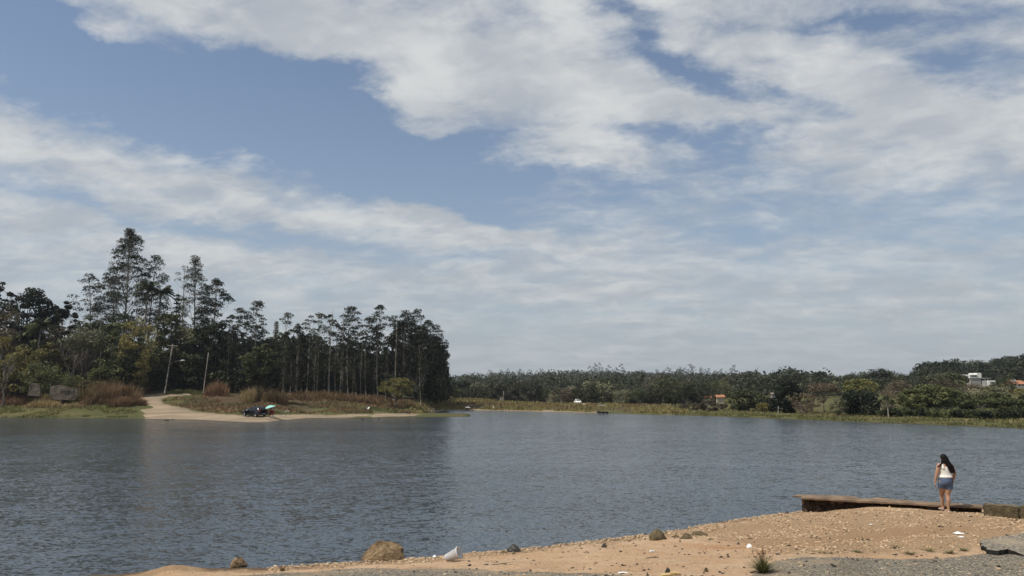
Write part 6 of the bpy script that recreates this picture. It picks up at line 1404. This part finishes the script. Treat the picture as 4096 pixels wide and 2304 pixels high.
scrap('litter_sheet', 'small white scrap on the orange earth in mid beach', 'litter', 3487, 2100, 15, 4, M['litter'], 5)
p = hit(2680, 2304); g = Geo(); g.box((-.16, -.05, 0), (.10, .05, .035), rotz=.25); g.box((.0, -.02, .036), (.17, .06, .06), rotz=-.2); tag(g.obj('broken_board', M['board'], None, False, p), 'yellowish splintered board at the bottom edge', 'board')
for i, (u, v, L, lab) in enumerate([(2612, 2236, .30, 'forked dry twig on the sand below the mossy rock'), (2010, 2262, .42, 'thin dry twig on the sand right below the tub'), (2345, 2214, .12, 'short dark stick on the sand left of the mossy rock')]):
    p = hit(u, v); g = Geo(); g.tube([(-L / 2, 0, .015), (0, .02, .03), (L / 2, -.02, .02)], [.006, .009, .005], 5); g.tube([(0, .02, .03), (L * .4, .07, .05)], [.006, .002], 4); tag(g.obj('twig', M['bark'], None, False, p), lab, 'twig', 'twigs on the sand')

# grass tuft and weeds
def tuft(label, u, v, hpx, wpx, n, m, seed, seeds_=0, name='grass_tuft', dead=0):
    p = hit(u, v); k = p[1] / FPX; r = np.random.default_rng(seed); o = thing(name, label, 'grass', p); g = Geo(); Hh = hpx * k; W_ = wpx * k / 2
    for grp, (nn, mm) in enumerate(((n, m), (dead, M['straw']))):
        if not nn: continue
        g = Geo()
        for i in range(nn):
            an = r.random() * 6.283; le = W_ * (r.random() ** .7); h = Hh * (.35 + .65 * r.random()) * (1.1 - .6 * le / W_); b = np.array([math.cos(an), math.sin(an), 0]) * .05 * r.random(); e = b + np.array([math.cos(an) * le, math.sin(an) * le, h]); mid = b + (e - b) * [.38, .38, .62]
            t = np.linspace(0, 1, 6)[:, None]; P = (1 - t) ** 2 * b + 2 * t * (1 - t) * mid + t ** 2 * e; s = np.array([-math.sin(an), math.cos(an), 0]) * .0045; w_ = (1 - t * .85)
            V = np.stack([P - s * w_, P + s * w_], 1).reshape(-1, 3); g.add(V, [[2 * q, 2 * q + 1, 2 * q + 3, 2 * q + 2] for q in range(5)])
        g.obj('blades' if grp == 0 else 'dry_blades', mm, o)
    if seeds_:
        g = Geo()
        for i in range(seeds_):
            an = r.random() * 6.283; e = np.array([math.cos(an) * W_ * .9 * r.random(), math.sin(an) * W_ * .5 * r.random(), Hh * (.85 + .4 * r.random())]); g.tube([(0, 0, 0), e * [.4, .4, .6], e], [.004, .003, .0015], 3, cap=False)
            for q in range(7): c = e * (.75 + .25 * q / 6); g.tube([c, c + r.normal(size=3) * .03 + [0, 0, .02]], [.003, .002], 3, cap=False)
        g.obj('seed_stalks', M['rust'], o)
    return o
tuft('green grass tuft with seed stalks growing at the asphalt edge', 3052, 2290, 76, 150, 420, M['grass'], 1, 9, dead=40)
for i, (u, v, h, w_, lab) in enumerate([(3640, 2216, 14, 90, 'low dark weed on the sand left of the asphalt step, left one'), (3800, 2214, 24, 110, 'green weed patch beside the asphalt step'), (3720, 2204, 14, 80, 'thin weed behind the green weed patch'), (3585, 2192, 12, 60, 'small weed on the pebbles below the red earth'), (3290, 2212, 8, 60, 'flat dry weed right of the grass tuft'), (3430, 2208, 8, 60, 'flat dark weed in the middle of the weed line'), (3855, 2204, 18, 60, 'dark weed touching the broken asphalt edge'), (1130, 2284, 26, 34, 'dry sprig on the sand at lower left')]):
    tuft(lab, u, v, h, w_, 60, M['green' if i != 7 else 'rust'], 20 + i, dead=30, name='weed')

# stones: the largest one by one, the rest as gravel
base = []
for i in range(8):
    me = rock_geo(200 + i, 1, .8, .62, .25, 1, -.3); me.name = 'stone'; me.materials.append(M['stone']); base.append(me)
rs = np.random.default_rng(77)
def beach_points(n, seed, right):
    r = np.random.default_rng(seed); out_ = []
    while len(out_) < n:
        m_ = 4000
        if right: u = 2600 + 1700 * r.random(m_); d = 12 + 12 * r.random(m_)
        else: u = 1100 + 2200 * r.random(m_); d = 12 + 13 * r.random(m_)
        x = (u - 2048) / HK * d; s = shore_s(x, d); z = H(x, d); uu, vv = v_of(x, d, z)
        if right: ok = (s > .1) & inpoly(uu, vv, [(2650, 2140), (3080, 2055), (3320, 2032), (3900, 2048), (4300, 2060), (4300, 2140), (3930, 2180), (3600, 2205), (3300, 2215), (3050, 2215), (2850, 2170)])
        else: ok = (s > -.15) & (s < .25 + 1.0 * r.random(m_) ** 2)
        ok &= fbm(x * 1.1, d * 1.1, 3, seed) + .35 * (r.random(m_) - .5) > .46
        red_ = inpoly(uu, vv, [(2700, 2172), (3250, 2152), (3700, 2106), (4000, 2102), (3700, 2140), (3300, 2175), (2900, 2190)]); ok &= ~(red_ & (r.random(m_) < .75))
        out_ += list(np.stack([x, d, z], 1)[ok])
    return np.array(out_[:n])
big = np.concatenate([beach_points(150, 1, True), beach_points(100, 2, False)])
for i, p in enumerate(big):
    o = link('stone', base[i % 8], None, p + [0, 0, .012]); s = .022 + .040 * rs.random() ** 2; o.scale = (s * (1 + .5 * rs.random()), s, s * (.8 + .4 * rs.random())); o.rotation_euler = (rs.normal() * .2, rs.normal() * .2, rs.random() * 6.28)
    uu, vv = v_of(p[0], p[1], p[2])
    if i < 150: wh_ = ('between the slab and' if vv < 2085 else 'on the upper beach by' if vv < 2140 else 'low on the beach by') + ' ' + next(t for a_, t in ((2900, 'the flat mossy rocks'), (3150, 'the white round stone'), (3400, 'the broken slab end'), (3620, 'the middle of the slab'), (3780, 'the left of the woman'), (3900, 'the woman'), (9999, 'the concrete blocks')) if uu < a_)
    else: wh_ = 'at the water edge ' + next(t for a_, t in ((1470, 'left of the largest boulder'), (1640, 'beside the largest boulder'), (1790, 'left of the plastic tub'), (1960, 'right of the plastic tub'), (2120, 'by the dark flecked stone'), (2330, 'right of the dark flecked stone'), (2560, 'left of the mossy brown rock'), (2720, 'by the mossy brown rock'), (2900, 'by the flat mossy rocks'), (9999, 'towards the broken slab end')) if uu < a_)
    tag(o, ('larger' if s > .038 else 'small') + ' tan beach stone ' + wh_, 'stone', 'stones on the near beach')
def gravel(name, P, lo_, hi_, seed, m_=None):
    r = np.random.default_rng(seed); n = len(P); ico = np.array([[0, 0, 1], [.894, 0, .447], [.276, .851, .447], [-.724, .526, .447], [-.724, -.526, .447], [.276, -.851, .447], [.724, .526, -.447], [-.276, .851, -.447], [-.894, 0, -.447], [-.276, -.851, -.447], [.724, -.526, -.447]])
    fc = np.array([[0, 1, 2], [0, 2, 3], [0, 3, 4], [0, 4, 5], [0, 5, 1], [1, 6, 2], [2, 7, 3], [3, 8, 4], [4, 9, 5], [5, 10, 1], [6, 7, 2], [7, 8, 3], [8, 9, 4], [9, 10, 5], [10, 6, 1]])
    s = (lo_ + (hi_ - lo_) * r.random(n) ** 2.5); sc = np.stack([s * (1 + .6 * r.random(n)), s * (.7 + .5 * r.random(n)), s * (.5 + .4 * r.random(n))], 1); an = r.random(n) * 6.283
    V = ico[None] * (1 + .25 * r.normal(size=(n, 11, 1))) * sc[:, None]; c_, s_ = np.cos(an)[:, None], np.sin(an)[:, None]; V = np.stack([V[..., 0] * c_ - V[..., 1] * s_, V[..., 0] * s_ + V[..., 1] * c_, V[..., 2]], -1) + P[:, None] + (s * .15)[:, None, None] * [0, 0, 1]
    g = Geo(); g.add(V.reshape(-1, 3), (np.arange(n)[:, None, None] * 11 + fc[None]).reshape(-1, 3)); o = g.obj(name, m_ or M['stone']); o['kind'] = 'stuff'
gravel('gravel', beach_points(9000, 11, True), .006, .030, 5)
gravel('gravel', beach_points(5000, 12, False), .006, .032, 6)
r = np.random.default_rng(8); u = 500 + 3600 * r.random(2600); d = 9 + 9 * r.random(2600); x = (u - 2048) / HK * d; k_ = shore_s(x, d) > .5; gravel('crumbs', np.stack([x, d, H(x, d)], 1)[k_], .006, .026, 9)

r = np.random.default_rng(18); u = 900 + 3300 * r.random(2400); d = 9.5 + 13 * r.random(2400); x = (u - 2048) / HK * d; k_ = (shore_s(x, d) > .25) & (fbm(x * .8, d * .8, 3, 44) > .47); gravel('debris', np.stack([x, d, H(x, d)], 1)[k_], .006, .034, 19, M['darkrock'])


# ------------------------------------------------------------------ air
hz = bpy.data.materials.new('air'); hz.use_nodes = True; T = NT(hz.node_tree); T.n.clear(); o_ = T.new('ShaderNodeOutputMaterial'); pv = T.new('ShaderNodeVolumePrincipled')
pv.inputs['Color'].default_value = (0.80, 0.88, 1.0, 1); pv.inputs['Density'].default_value = 0.00012; pv.inputs['Anisotropy'].default_value = 0.2; T.l.new(pv.outputs[0], o_.inputs['Volume'])
g = Geo(); g.box((-9500, -9500, -6), (9500, 9500, 75)); hzo = g.obj('haze', hz); hzo['kind'] = 'stuff'
